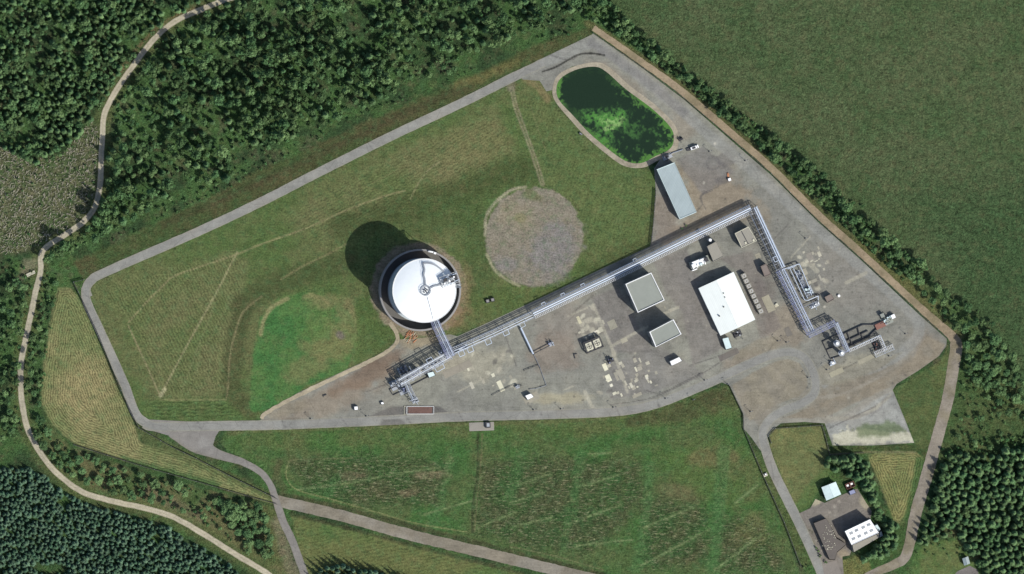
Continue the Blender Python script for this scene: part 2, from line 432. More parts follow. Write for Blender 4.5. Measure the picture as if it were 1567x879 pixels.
def ribbon(name, pts, width, z, paint, mat, wob=0.0, step=3.0, nc=7):
    p = np.array(catmull([(*q[:2], q[2] if len(q) > 2 else width) for q in pts], step))
    d = np.gradient(p[:, :2], axis=0); d /= np.linalg.norm(d, axis=1)[:, None]+1e-9; nrm = np.stack([-d[:, 1], d[:, 0]], 1)
    us = np.linspace(-.5, .5, nc); vs = []
    wl = fbm(p[:, 0], p[:, 1], 7, 31, 3)-.5; wr = fbm(p[:, 0]+300, p[:, 1], 7, 37, 3)-.5
    for u in us:
        off = u*p[:, 2]+(wl if u < 0 else wr)*wob*2*abs(u)
        vs.append(p[:, :2]+nrm*off[:, None])
    vs = np.stack(vs, 1); n = len(p); flat = vs.reshape(-1, 2)
    i = np.arange((n-1))[:, None]*nc+np.arange(nc-1)[None, :]; i = i.ravel()
    fs = np.stack([i, i+1, i+nc+1, i+nc], 1)
    w = PA(flat[:, 0], flat[:, 1], z)
    a, b, c = w[fs[0, 0]], w[fs[0, 1]], w[fs[0, 2]]
    if np.cross(b-a, c-a)[2] < 0: fs = fs[:, ::-1]
    o = mesh_np(name, w, fs, mat, 4)
    cv = Canvas(flat[:, 0], flat[:, 1]); cv.u = np.tile(us, n); paint(cv); cv.store(o.data)
    o['kind'] = 'structure'; return o

# ------------------------------------------------------------------ outlines read off the site (photo pixels)
N_ROAD = [(135, 455), (132, 443), (140, 429), (165, 415), (307, 353), (400, 309), (480, 268), (600, 208), (700, 161), (780, 121), (812, 106), (832, 96)]
W_ROAD = [(131, 440), (133, 462), (150, 500), (171, 545), (191, 590), (207, 632), (222, 647), (240, 654)]
S_ROAD = [(220, 648), (240, 653), (330, 652), (440, 650), (600, 643), (700, 638), (850, 634), (950, 629), (1010, 616), (1080, 588), (1115, 572), (1150, 556), (1180, 544), (1207, 539), (1229, 546), (1242, 565), (1248, 585), (1245, 603), (1228, 617), (1200, 628), (1178, 643), (1167, 664), (1174, 695), (1187, 729), (1218, 791), (1245, 849), (1262, 890)]
EXIT_ROAD = [(262, 660, 18), (300, 678, 30), (330, 694, 16), (370, 707, 11), (400, 724, 10), (415, 745, 10), (423, 768, 11), (434, 800, 12), (448, 830, 12), (468, 885, 12)]
PIPE_TRACK = [(421, 766), (520, 789), (629, 819), (790, 858), (940, 894)]
F_TRACK = [(372, -8), (345, 0), (307, 15), (266, 34), (235, 61), (205, 99), (186, 126), (169, 154), (159, 177), (157, 205), (155, 239), (154, 273), (150, 300), (143, 321), (126, 341), (102, 358), (74, 376), (63, 391), (62, 416), (55, 444), (46, 488), (37, 529), (32, 560), (32, 599), (36, 630), (44, 661), (65, 698), (89, 726), (126, 753), (171, 767), (218, 777), (266, 792), (317, 821), (358, 847), (400, 872), (420, 886)]
E_TRACK = [(908, 43, 9), (985, 97, 10), (1046, 142, 11), (1121, 206, 11), (1180, 257, 11), (1252, 329, 11), (1314, 384, 11), (1406, 469, 11), (1455, 513, 14), (1463, 530, 18), (1459, 560, 18), (1450, 613, 18), (1433, 675, 18), (1420, 722, 18), (1402, 784, 18), (1391, 835, 16), (1380, 858, 15), (1338, 877, 12), (1310, 892, 12)]
POND = [(780+a/2.93, b/2.93) for a, b in [(210, 395), (232, 350), (300, 313), (380, 300), (432, 322), (520, 400), (640, 490), (718, 568), (736, 620), (718, 668), (652, 702), (592, 731), (532, 727), (466, 688), (360, 600), (290, 525), (222, 450)]]
RIM = [(780+a/2.93, b/2.93) for a, b in [(192, 398), (216, 338), (290, 298), (385, 280), (446, 302), (535, 382), (655, 473), (736, 555), (758, 622), (738, 688), (662, 722), (600, 752), (522, 748), (452, 706), (345, 616), (274, 540), (204, 455)]]
YARD = [(800, 122), (788, 111), (835, 87), (875, 68), (908, 52), (985, 106), (1046, 152), (1121, 217), (1180, 268), (1252, 340), (1314, 395), (1406, 481), (1449, 519), (1448, 530), (1437, 545), (1406, 567), (1372, 588), (1366, 597), (1384, 640), (1399, 678), (1335, 682), (1274, 682), (1262, 648), (1230, 646), (1195, 648), (1180, 660), (1164, 690), (1150, 670), (1137, 655), (1137, 634), (1116, 590),
        (1095, 582), (1010, 615), (950, 628), (850, 633), (700, 638), (600, 643), (500, 648), (398, 650), (400, 634), (455, 602), (530, 566), (572, 547), (594, 534), (608, 520), (640, 518), (690, 512), (700, 515), (740, 497), (830, 455), (920, 412), (995, 377), (1000, 340), (1004, 298), (1001, 258), (1013, 240), (1034, 222), (1036, 205), (1020, 185), (990, 158), (950, 120), (928, 102), (905, 96), (875, 102), (853, 117), (846, 138), (836, 140), (826, 124)]
HAY = [(88, 441), (108, 440), (125, 462), (150, 520), (178, 585), (205, 648), (216, 678), (300, 700), (430, 772), (400, 768), (300, 738), (230, 718), (115, 682), (80, 650), (63, 618), (66, 560), (75, 500)]
HAY2 = [(1327, 695), (1402, 692), (1413, 702), (1402, 750), (1381, 804), (1368, 797), (1351, 752)]
CLEAR = [(-60, 225), (0, 222), (40, 243), (90, 240), (122, 205), (140, 186), (152, 200), (148, 290), (136, 325), (95, 355), (55, 378), (30, 388), (-60, 392)]
SFIELD = [(336, 678), (345, 662), (400, 657), (700, 648), (850, 642), (960, 637), (1040, 612), (1115, 589), (1130, 615), (1138, 655), (1165, 735), (1200, 810), (1228, 890), (960, 890), (920, 876), (790, 845), (640, 806), (520, 775), (430, 756), (418, 732), (395, 712), (350, 692)]
INTERIOR = [(138, 450), (142, 434), (170, 421), (400, 316), (600, 216), (780, 129), (812, 116), (846, 135), (850, 170), (980, 258), (1003, 262), (1004, 300), (997, 377), (740, 497), (690, 515), (605, 532), (560, 552), (400, 640), (375, 645), (240, 647), (218, 636), (195, 588), (155, 500)]
MOOR = [(900, -70), (930, 10), (985, 62), (1060, 120), (1140, 180), (1200, 228), (1290, 310), (1370, 385), (1480, 478), (1530, 560), (1567, 640), (1660, 640), (1660, -70)]
VERGE = [(112, 402), (180, 372), (250, 335), (330, 300), (380, 268), (470, 230), (560, 188), (640, 152), (720, 118), (800, 78), (860, 55), (905, 42), (905, 58), (780, 116), (600, 202), (400, 302), (150, 415), (128, 428)]

# ------------------------------------------------------------------ the ground itself
def paint_ground(c):
    x, y = c.x, c.y
    c.fill((48, 65, 40))
    f = sm(fbm(x, y, 34, 50, 4), .35, .7)[:, None]
    c.col += (lin((66, 92, 50))-c.col)*f*.9
    f = sm(fbm(x, y, 20, 71, 3), .6, .8)[:, None]
    c.col += (lin((86, 80, 62))-c.col)*f*.5
    c.a['rough'][:] = .8
    c.poly(MOOR, (70, 86, 54), 8, 1, 6, (80, 90, 60), 60, rough=1.0, mow=None)
    c.poly([(1380, 300), (1660, 250), (1660, 660), (1560, 640), (1500, 500)], (63, 84, 52), 40, .7, 10, rough=1.3)
    c.poly([(1310, 390), (1400, 420), (1490, 480), (1540, 560), (1567, 650), (1490, 640), (1475, 540), (1420, 470)], (70, 92, 52), 6, .9, 6, (78, 92, 56), 25)
    c.poly([(1470, 540), (1570, 600), (1600, 700), (1430, 720), (1450, 640)], (62, 80, 45), 6, .9, 5, (76, 86, 52), 30)
    # verges beyond the fence line on the east
    c.line([(900, 36), (985, 92), (1046, 135), (1121, 199), (1180, 250), (1252, 320), (1320, 380), (1412, 462), (1470, 515)], 10, (92, 90, 58), 4, .8, 2)
    c.line([(1320, 375), (1380, 425), (1430, 470)], 16, (95, 95, 58), 7, .7, 2)
    c.poly(VERGE, (74, 73, 47), 4, 1, 4, (64, 76, 44), 40, rough=.6)
    c.line([(250, 345), (400, 278), (520, 222), (640, 165), (720, 130)], 9, (66, 60, 42), 4, .55, 3)
    c.line([(700, 130), (740, 118), (790, 95)], 10, (110, 98, 62), 6, .5, 3)
    c.line([(280, 330), (420, 262), (560, 195)], 4, (60, 74, 44), 4, .5, 3)
    # meadow within the loop road
    c.poly(INTERIOR, (76, 92, 52), 2, 1, 2, (90, 94, 60), 60, rough=.35)
    c.poly([(150, 450), (200, 420), (355, 385), (380, 400), (350, 600), (245, 612), (200, 500)], (90, 96, 60), 8, .6, 5, (102, 100, 68), 40, mow=('dir', R(-28), 1.9, .5))
    c.poly([(420, 330), (600, 235), (760, 160), (790, 240), (740, 280), (600, 330), (480, 380)], (90, 96, 60), 14, .6, 6, (102, 100, 68), 40, mow=('dir', R(60), 1.9, .35))
    c.poly([(690, 200), (760, 180), (790, 225), (730, 260), (660, 280)], (112, 104, 72), 14, .45, 8)
    c.poly([(790, 150), (840, 150), (990, 265), (1000, 340), (990, 370), (900, 415), (890, 340), (830, 285)], (79, 92, 55), 8, .85, 5, (87, 95, 58), 50, mow=('dir', R(20), 2.4, .2))
    c.poly([(845, 200), (930, 260), (985, 300), (985, 350), (920, 390), (895, 300)], (84, 97, 57), 12, .6, 6)
    # darker, lusher banks
    c.line([(520, 345), (600, 325), (680, 300), (760, 272), (800, 262)], 34, (64, 72, 42), 16, .75, 5)
    c.line([(640, 340), (720, 330), (735, 400), (725, 450)], 40, (66, 80, 46), 16, .7, 5)
    c.line([(372, 470), (358, 540), (356, 600), (380, 625)], 26, (70, 72, 46), 8, .75, 4)
    c.line([(372, 470), (410, 440), (470, 420), (530, 400)], 30, (66, 72, 44), 10, .7, 4)
    c.line([(900, 420), (980, 380)], 26, (70, 78, 46), 12, .6, 4)
    c.line([(560, 470), (575, 500), (592, 520)], 30, (66, 84, 46), 12, .6, 4)
    c.line([(735, 470), (780, 455), (860, 440)], 34, (78, 90, 50), 14, .6, 4)
    # the old round pad turned to grass
    c.poly([(390, 530), (398, 488), (425, 458), (470, 446), (515, 458), (543, 490), (546, 530), (530, 568), (470, 590), (440, 612), (400, 632), (382, 630), (384, 570)], (60, 98, 52), 3, .98, 3, (74, 103, 56), 26, rough=.3)
    c.blob((505, 520), (52, 44), (114, 108, 72), .7, -.5, 4)
    c.blob((470, 565), (45, 24), (108, 106, 70), .65, -.4, 6)
    c.blob((500, 462), (40, 14), (112, 106, 72), .7, 0, 8)
    c.blob((478, 500), (34, 26), (72, 104, 54), .6, 0, 11)
    c.blob((521, 514), 9, (108, 98, 92), .8)
    c.blob((530, 480), (22, 26), (120, 112, 78), .5, 0, 3)
    c.line([(398, 512), (404, 490), (416, 470), (440, 457)], 5, (132, 124, 88), 2.5, .75, 2)
    c.line([(466, 455), (480, 452), (502, 462)], 6, (124, 116, 80), 3, .6, 2)
    c.line([(546, 470), (550, 510), (545, 550)], 6, (70, 98, 50), 4, .6, 2)
    c.poly([(545, 460), (575, 450), (600, 515), (570, 540), (545, 560), (552, 520)], (74, 90, 50), 6, .8, 4)
    # south-west mown corner
    c.poly([(225, 612), (345, 610), (375, 640), (240, 645)], (72, 88, 50), 4, .8, 3, mow=('dir', R(88), 2.2, .6))
    c.line([(245, 612), (300, 612), (345, 612)], 2, (120, 118, 80), 1, .7)
    # tank apron and gravel disc
    a = np.hypot(x-641, y-444); i = np.nonzero(a < 100)[0]
    m = 1-sm(a[i]+c.nz[i]*10, 70, 76); c._mix(i, m, (124, 112, 94)); c.a['rough'][i] *= 1-m
    c.blob((697, 480), (26, 32), (116, 96, 72), .7, .4, 14); c.blob((712, 440), (14, 40), (112, 100, 72), .6, .1, 15)
    a = np.hypot((x-817)/76.5, (y-362.5)/77.5); i = np.nonzero(a < 1.5)[0]
    m = 1-sm(a[i]+c.nz[i]*.1, .95, 1.0); c._mix(i, m, (121, 113, 99)); c.a['rough'][i] *= 1-m
    c.blob((845, 385), (46, 62), (117, 112, 108), .85, .5, 2); c.blob((790, 330), (36, 28), (130, 120, 100), .7, .4, 5)
    c.blob((795, 334), (14, 9), (112, 110, 76), .6, 0, 9); c.blob((815, 300), (26, 10), (92, 96, 62), .7, .3, 12)
    c.blob((775, 405), (22, 20), (116, 111, 108), .7, 0, 6)
    c.line([(742, 360), (745, 330), (760, 308), (783, 291), (805, 286)], 3.5, (150, 142, 118), 1.5, .8, 1.2)
    c.line([(745, 390), (757, 413), (775, 428), (795, 438)], 3.5, (146, 140, 112), 1.5, .8, 1.2)
    # worn paths in the meadow
    pale = (124, 118, 84)
    c.line([(196, 494), (222, 465), (252, 435), (266, 423), (310, 407), (358, 391), (400, 374), (467, 350), (530, 322), (590, 300), (620, 292)], 2.0, pale, 1.0, .85, .5)
    c.line([(363, 386), (330, 450), (290, 522), (245, 606)], 2.2, (132, 126, 92), 1.0, .9, .4)
    c.line([(196, 498), (220, 550), (245, 606)], 1.8, (128, 120, 88), .9, .85, .4)
    c.line([(400, 454), (372, 478), (360, 510), (352, 545), (349, 590), (346, 612)], 1.8, (118, 110, 80), .9, .75, .6)
    c.line([(328, 468), (300, 540), (278, 600)], 1.2, (112, 112, 78), .9, .6)
    c.line([(243, 530), (244, 606)], 1.2, (106, 106, 72), .9, .5)
    c.line([(355, 456), (320, 520), (285, 610)], 1.0, (112, 112, 78), .9, .5)
    c.line([(430, 428), (463, 408), (500, 390), (530, 374)], 2.0, (122, 116, 82), 1, .7, .5)
    c.line([(628, 305), (638, 285), (654, 262), (672, 248)], 1.6, (126, 120, 88), .9, .7, .8)
    c.line([(490, 318), (560, 285), (650, 240)], 1.4, (104, 100, 68), 1.5, .5)
    c.line([(246, 606), (252, 596)], 5, (146, 140, 108), 2, .9)
    c.line([(783, 135), (790, 165), (808, 215), (822, 255), (830, 282)], 6, (126, 120, 94), 2, .9, 1)
    c.line([(783, 135), (790, 165), (808, 215), (822, 255), (830, 282)], 2, (84, 90, 56), 1, .7, 1)
    c.line([(780, 122), (782, 134)], 12, (112, 106, 88), 3, .7)
    c.line([(812, 162), (824, 200), (836, 232)], 1.2, (104, 104, 70), .8, .6)
    c.line([(805, 120), (825, 135), (838, 152)], 9, (118, 104, 74), 5, .7, 2)
    # hay meadows
    c.poly(HAY, (116, 112, 76), 2.5, 1, 2, (102, 106, 68), 40, rough=.2, mow=('edge', HAY, 1.45, .85))
    c.blob((125, 600), (55, 60), (134, 122, 86), .6, .5, 16)
    c.poly([(205, 640), (216, 655), (300, 697), (425, 760), (428, 770), (320, 722), (240, 690), (212, 672)], (82, 90, 56), 3, .85, 2)
    c.line([(113, 680), (220, 715), (300, 738), (400, 768), (430, 778)], 1.6, (48, 56, 36), .8, .8, .4)
    c.line([(90, 445), (76, 500), (66, 560), (62, 618), (82, 654), (113, 680)], 1.8, (54, 62, 40), 1.2, .6, .6)
    c.poly(HAY2, (116, 112, 72), 2, 1, 2, (104, 106, 66), 20, rough=.2, mow=('edge', HAY2, 1.5, .9))
    c.line([(1270, 696), (1330, 692), (1400, 692)], 3, (122, 116, 84), 1.4, .7, .6)
    # the wet south field: reeds, flattened residue, greener wheel tracks
    c.poly(SFIELD, (60, 92, 47), 2, 1, 2, (76, 90, 53), 50, rough=.6, speck=.10, seed=33)
    c.poly([(345, 664), (700, 651), (960, 640), (1110, 596), (1125, 640), (900, 668), (600, 682), (360, 690)], (70, 96, 50), 8, .6, 5, (88, 92, 56), 50)
    c.poly([(960, 640), (1040, 615), (1112, 592), (1128, 620), (1060, 645), (960, 652)], (68, 66, 44), 5, .8, 3, (74, 80, 48), 30)
    for q in ([(440, 705), (560, 698), (690, 706), (675, 770), (560, 775), (470, 752)], [(735, 712), (820, 700), (975, 708), (985, 745), (960, 800), (900, 850), (800, 838), (728, 812)],
              [(985, 760), (1080, 775), (1085, 860), (980, 870)], [(1095, 800), (1160, 790), (1205, 870), (1100, 879)]):
        c.poly(q, (60, 84, 46), 12, .75, 10, (78, 80, 54), 22, rough=1.0, speck=.95, seed=41)
    c.poly([(1000, 690), (1060, 680), (1150, 690), (1180, 760), (1120, 775), (1040, 750)], (92, 92, 58), 14, .6, 8, (80, 98, 52), 40)
    c.blob((660, 727), (32, 8), (140, 122, 96), .6, 0, 5); c.blob((625, 755), (20, 8), (128, 108, 86), .6, 0, 6); c.blob((540, 728), (22, 9), (112, 98, 76), .6, 0, 7)
    c.blob((1085, 700), (50, 18), (108, 96, 66), .6, 0, 8); c.blob((1040, 755), (40, 16), (104, 94, 68), .5, .3, 9); c.blob((1150, 815), (30, 34), (108, 104, 68), .6, .3, 10)
    g1, g2 = (70, 102, 58), (120, 130, 88)
    def T(a, b): return (780+a/2.93, 579+b/2.93)
    def U(a, b): return (390+a/2.93, 579+b/2.93)
    for w, q in ((8, [T(320, 345), T(290, 530), T(235, 770)]), (13, [T(960, 330), T(930, 680), T(900, 900)]), (9, [T(630, 400), T(600, 700), T(570, 850)]), (10, [T(50, 350), T(0, 540)]), (9, [U(880, 340), U(820, 600), U(780, 700)]), (7, [U(370, 440), U(330, 520)])):
        c.line(q, w*1.3, g1, 6, .7, 4, var=.6, speck=.25)
    for q in ([T(300, 490), T(500, 430)], [T(0, 560), T(150, 512)], [T(255, 655), T(500, 568)], [T(20, 665), T(190, 625)], [T(600, 670), T(820, 580)], [T(590, 840), T(760, 750), T(900, 675)], [T(920, 860), T(1130, 700)], [T(300, 750), T(550, 725)], [T(1010, 560), T(1110, 480)], [T(350, 340), T(450, 335)],
              [U(190, 500), U(420, 470), U(620, 430), U(830, 400)], [U(760, 610), U(990, 545)], [U(1000, 670), U(1172, 600)], [T(180, 430), T(30, 480)]):
        c.line(q, 6, g1, 4, .4, 1.5, speck=.3); c.line(q, 1.7, g2, 1.2, .75, .9, var=.75, speck=.2)
    c.line([U(150, 380), U(140, 440), U(190, 500), U(350, 545), U(540, 600), U(720, 650), U(950, 690)], 1.3, (126, 126, 84), .9, .75, .5)
    c.line([U(150, 375), U(200, 365), U(440, 360)], 1.3, (112, 110, 76), .9, .6, .5)
    c.line([T(0, 755), T(210, 800), T(420, 860)], 1.2, (116, 112, 80), .9, .6, .5)
    c.line([U(1000, 250), U(1000, 400), U(980, 560), U(975, 690)], 3, (50, 54, 36), 1.8, .75, 1.2)
    c.line([U(1020, 250), U(1012, 400), U(995, 560), U(985, 690)], 1.6, (104, 98, 70), 1, .6, .8)
    c.line([U(110, 370), U(100, 430), U(130, 500)], 9, (78, 72, 50), 4, .6, 2)
    c.line([(430, 757), (520, 777), (640, 808), (790, 847), (920, 880)], 7, (66, 66, 44), 3, .75, 2)
    c.line([(350, 662), (500, 656), (700, 650), (850, 645), (960, 638)], 5, (96, 96, 62), 2.5, .6, 1.5)
    # strip south of the pipeline track
    c.poly([(446, 790), (520, 806), (640, 838), (790, 876), (840, 895), (470, 900)], (76, 94, 52), 3, 1, 3, (92, 96, 58), 50, rough=.3, mow=('dir', R(80), 2.2, .35))
    c.line([(446, 788), (530, 808), (640, 838), (800, 878)], 4, (62, 64, 42), 2, .7, 1)
    c.poly([(428, 778), (440, 850), (462, 890), (415, 890), (395, 830), (390, 770)], (96, 92, 62), 6, .9, 4, (84, 92, 54), 22)
    c.line([(424, 800), (436, 840), (450, 885)], 16, (118, 108, 88), 6, .6, 3)
    # scrub ground between hay and forest track
    c.poly([(66, 640), (110, 688), (220, 725), (330, 752), (400, 775), (420, 840), (400, 862), (310, 806), (210, 768), (120, 742), (60, 690)], (70, 88, 50), 5, .9, 4, (98, 94, 64), 26, rough=.6)
    c.line([(225, 755), (275, 780), (300, 795)], 20, (112, 100, 78), 8, .6, 4)
    c.poly([(100, 385), (160, 360), (380, 262), (390, 240), (250, 300), (130, 355)], (66, 90, 50), 5, .8, 4)
    c.poly([(180, 696), (250, 715), (340, 740), (330, 752), (230, 728)], (60, 84, 48), 3, .8, 2)
    for q in (F_TRACK,):
        c.line(q, 22, (86, 92, 56), 8, .7, 4)
    c.line([(300, 12), (250, 35), (212, 72), (185, 108)], 3, (112, 92, 68), 2, .6, 1.5)
    c.poly(CLEAR, (84, 98, 62), 5, 1, 6, (102, 102, 74), 10, rough=1.3, speck=.5, mow=None)
    c.line([(28, 328), (42, 305), (58, 288)], 3, (126, 120, 94), 2, .6, 1)
    c.poly([(35, 396), (60, 398), (52, 420), (30, 430)], (120, 112, 92), 5, .7, 4)
    # south-east lawns
    c.poly([(1176, 656), (1200, 649), (1258, 650), (1268, 690), (1272, 720), (1255, 745), (1240, 772), (1222, 785), (1200, 740), (1180, 690)], (94, 98, 62), 2.5, 1, 2, (104, 104, 66), 30, rough=.25)
    c.line([(1225, 775), (1245, 750), (1272, 725)], 18, (70, 94, 50), 8, .7, 3)
    c.line([(1180, 660), (1192, 652), (1258, 651), (1265, 672)], 6, (60, 68, 42), 3, .7, 1.5)
    c.poly([(1366, 598), (1440, 552), (1450, 528), (1453, 560), (1445, 610), (1425, 680), (1402, 688), (1398, 672)], (72, 84, 50), 2, 1, 2, (82, 90, 54), 30, rough=.4)
    c.poly([(1274, 684), (1400, 681), (1425, 684), (1420, 700), (1405, 690), (1330, 690), (1272, 694)], (66, 76, 44), 2, .9, 2)
    c.poly([(1402, 700), (1418, 700), (1410, 740), (1390, 800), (1380, 848), (1340, 868), (1330, 858), (1360, 830), (1385, 790)], (62, 84, 46), 3, .9, 3)
    c.poly([(1280, 862), (1312, 848), (1330, 862), (1336, 878), (1290, 890)], (104, 104, 62), 2, .95, 2)
    c.poly([(1404, 845), (1420, 830), (1470, 825), (1500, 870), (1500, 890), (1390, 890)], (74, 96, 52), 4, .9, 3, (90, 98, 58), 20, rough=.2)
    c.line([(1440, 805), (1462, 815), (1490, 845), (1520, 885)], 8, (108, 100, 68), 4, .7, 3)
    c.line([(1187, 735), (1218, 800), (1240, 850)], 14, (78, 92, 52), 5, .0, 2)
    c.poly([(1150, 690), (1160, 690), (1215, 800), (1240, 860), (1228, 870), (1190, 790)], (82, 92, 54), 3, .7, 2)

gx = np.concatenate([[-9000, -1500], np.arange(-60, 1629, 1.7), [3000, 10500]]); gy = np.concatenate([[-9000, -1500], np.arange(-60, 941, 1.7), [2500, 9900]])
XX, YY = np.meshgrid(gx, gy); nx, ny = len(gx), len(gy)
w = PA(XX.ravel(), YY.ravel(), 0.0)
ii = (np.arange(ny-1)[:, None]*nx+np.arange(nx-1)[None, :]).ravel()
go = mesh_np('ground', w, np.stack([ii, ii+nx, ii+nx+1, ii+1], 1), M['grass'], 4)
cv = Canvas(XX.ravel(), YY.ravel()); paint_ground(cv); cv.store(go.data); struct(go)

# ------------------------------------------------------------------ yard, roads, tracks, pond
def paint_yard(c):
    c.fill((129, 127, 116))
    f = sm(fbm(c.x, c.y, 70, 60, 4), .35, .7)[:, None]; c.col += (lin((118, 116, 108))-c.col)*f
    B = c.blob
    B((500, 615), (110, 26), (124, 113, 99), .8, -.35, 2); B((560, 575), (70, 20), (118, 100, 84), .8, -.45, 3); B((590, 550), (40, 14), (112, 96, 82), .7, -.4, 9)
    B((440, 628), (40, 12), (132, 122, 104), .7, -.3, 4); B((640, 520), (40, 16), (136, 122, 98), .7, 0, 5)
    B((735, 558), (60, 30), (150, 144, 126), .7, -.3, 6); B((690, 560), (36, 14), (150, 142, 124), .6, -.45, 7); B((850, 610), (60, 12), (150, 142, 118), .75, 0, 8)
    B((880, 500), (70, 40), (124, 116, 106), .6, 0, 10); B((850, 540), (50, 40), (126, 114, 102), .7, 0, 12)
    B((1100, 300), (90, 50), (132, 119, 101), .8, .5, 13); B((1060, 350), (60, 20), (130, 116, 98), .7, -.4, 14); B((1020, 340), (30, 60), (124, 112, 100), .7, 0, 15)
    B((960, 140), (80, 20), (124, 114, 100), .6, .72, 16); B((1045, 190), (30, 22), (128, 118, 104), .6, .7, 17)
    pass; B((1160, 625), (40, 26), (124, 115, 101), .7, 0, 19)
    B((1330, 585), (130, 22), (120, 110, 95), .75, -.42, 20); B((1420, 530), (40, 26), (120, 110, 97), .7, .7, 21); B((1250, 600), (40, 14), (122, 112, 97), .5, -.4, 22)
    B((1300, 430), (80, 50), (126, 120, 111), .5, .7, 23); B((1200, 500), (40, 50), (126, 114, 99), .7, 0, 24); B((1140, 550), (50, 16), (126, 114, 99), .7, -.4, 25)
    B((1060, 470), (26, 60), (122, 115, 106), .5, .4, 26); B((1165, 450), (26, 40), (92, 84, 80), .55, .4, 27)
    B((1310, 560), (60, 18), (142, 136, 118), .6, -.4, 28)
    asp = (112, 108, 104)
    P_ = c.poly
    P_([(905, 455), (945, 440), (1000, 540), (935, 540)], (112, 107, 102), 2, .8, 1); P_([(1000, 400), (1050, 380), (1075, 440), (1110, 530), (1060, 560), (1045, 480), (1020, 450)], (114, 108, 103), 3, .7, 1.5)
    P_([(930, 560), (1010, 530), (1060, 560), (1080, 575), (1000, 600), (935, 612)], (116, 112, 107), 3, .7, 2)
    P_([(1100, 395), (1150, 385), (1195, 500), (1165, 520), (1135, 420)], (108, 100, 95), 3, .6, 2)
    P_([(1035, 245), (1075, 225), (1110, 250), (1125, 262), (1075, 300)], (112, 108, 104), 3, .7, 2)
    P_([(1092, 243), (1112, 230), (1128, 248), (1108, 258)], (96, 93, 91), 2, .7, 1); P_([(1093, 275), (1110, 266), (1118, 278), (1098, 285)], (104, 99, 95), 1.5, .7, 1)
    P_([(560, 640), (600, 622), (672, 622), (700, 640), (705, 642), (560, 644)], (93, 90, 87), 1.5, .9, 1)
    P_([(590, 636), (708, 634), (708, 642), (590, 648)], (98, 95, 92), 1.2, .8, 1)
    P_([(1262, 650), (1365, 598), (1398, 677), (1276, 680)], (146, 145, 138), 1.2, .98, 1, (130, 129, 123), 22)
    for k in range(60):
        B((random.uniform(1278, 1392), random.uniform(652, 679)), (random.uniform(1.5, 5), random.uniform(1, 3)), random.choice([(182, 178, 160), (168, 164, 146), (104, 108, 88), (118, 116, 108)]), .75, random.uniform(0, 3), k)
    c.line([(1258, 640), (1300, 640), (1335, 628), (1362, 606)], 5, (148, 143, 128), 1.5, .8, 1)
    P_([(1275, 668), (1300, 658), (1392, 662), (1397, 677), (1276, 680)], (176, 171, 150), 2, .9, 6)
    P_([(1310, 655), (1330, 648), (1370, 646), (1385, 660), (1350, 668), (1315, 668)], (84, 98, 62), 4, .75, 6)
    # grey loop of road through the yard
    lg = (132, 131, 125)
    c.line([(798, 112), (832, 96), (868, 82), (905, 66), (930, 80), (985, 122), (1046, 172), (1090, 212), (1140, 252), (1250, 350), (1340, 428), (1395, 480), (1407, 500), (1400, 520), (1375, 543), (1335, 563), (1282, 575), (1262, 585)], 15, lg, 3, .7, 1.5)
    c.line([(905, 66), (985, 122), (1046, 172)], 10, (108, 105, 103), 5, .6, 2, var=.3)
    c.line([(1240, 610), (1300, 600), (1370, 560), (1400, 535)], 4, (140, 134, 122), 2, .4, 1)
    c.line([(1187, 641), (1262, 644), (1300, 634), (1340, 606), (1368, 594)], 9, (136, 130, 118), 3, .6, 1)
    c.line([(1300, 640), (1345, 628), (1352, 612), (1372, 605)], 3, (104, 100, 97), 1.5, .5, .6)
    # bright worn lines, trench scars and joints
    br = (122, 115, 102)
    P_([(1120, 590), (1150, 571), (1185, 554), (1206, 549), (1223, 556), (1234, 574), (1236, 592), (1222, 607), (1190, 619), (1165, 633), (1148, 644), (1138, 628)], br, 1.6, .95, 1.2, (128, 120, 104), 18)
    P_([(1200, 640), (1240, 622), (1290, 604), (1350, 580), (1395, 552), (1418, 514), (1448, 528), (1437, 545), (1406, 566), (1372, 588), (1310, 616), (1262, 640)], br, 2, .9, 1.5, (126, 116, 100), 20)
    P_([(1120, 556), (1150, 545), (1195, 530), (1190, 515), (1160, 520), (1125, 540)], (124, 116, 100), 2.5, .7, 2)
    P_([(1250, 566), (1256, 590), (1290, 588), (1345, 566), (1380, 540), (1350, 548), (1300, 560), (1262, 556)], (128, 122, 106), 3, .7, 2)
    cr = (160, 154, 137)
    for q, w_ in (([(908, 466), (935, 530), (950, 570), (960, 600)], 4), ([(936, 530), (975, 508), (990, 500)], 4), ([(907, 467), (870, 484)], 2.5), ([(895, 600), (910, 630)], 5), ([(862, 597), (878, 591)], 2), ([(700, 600), (760, 570)], 1.6), ([(884, 495), (905, 487)], 4), ([(1210, 395), (1240, 362)], 1.6), ([(1295, 433), (1325, 418)], 5), ([(1017, 480), (1038, 470)], 4), ([(1235, 400), (1250, 415)], 7), ([(640, 560), (700, 535), (745, 520)], 1.5)):
        c.line(q, w_, cr, 1, .65, .5, smooth=False)
    dk = (84, 80, 78)
    for q in ([(935, 620), (1000, 608), (1060, 580), (1100, 556)], [(990, 598), (1010, 602), (1040, 588), (1075, 570)], [(1270, 575), (1330, 545), (1345, 538)], [(768, 500), (790, 560)], [(908, 452), (880, 476)], [(1080, 320), (1072, 300), (1100, 285)], [(700, 690), (700, 640)], [(1165, 385), (1205, 345)], [(1055, 560), (1100, 545)], [(1385, 590), (1430, 555), (1447, 530)], [(560, 600), (640, 570)], [(815, 75), (870, 92), (890, 82), (925, 84)], [(1065, 325), (1075, 312), (1073, 300), (1090, 292)], [(1270, 655), (1340, 622)]):
        c.line(q, 1.3, dk, .8, .7, .5)
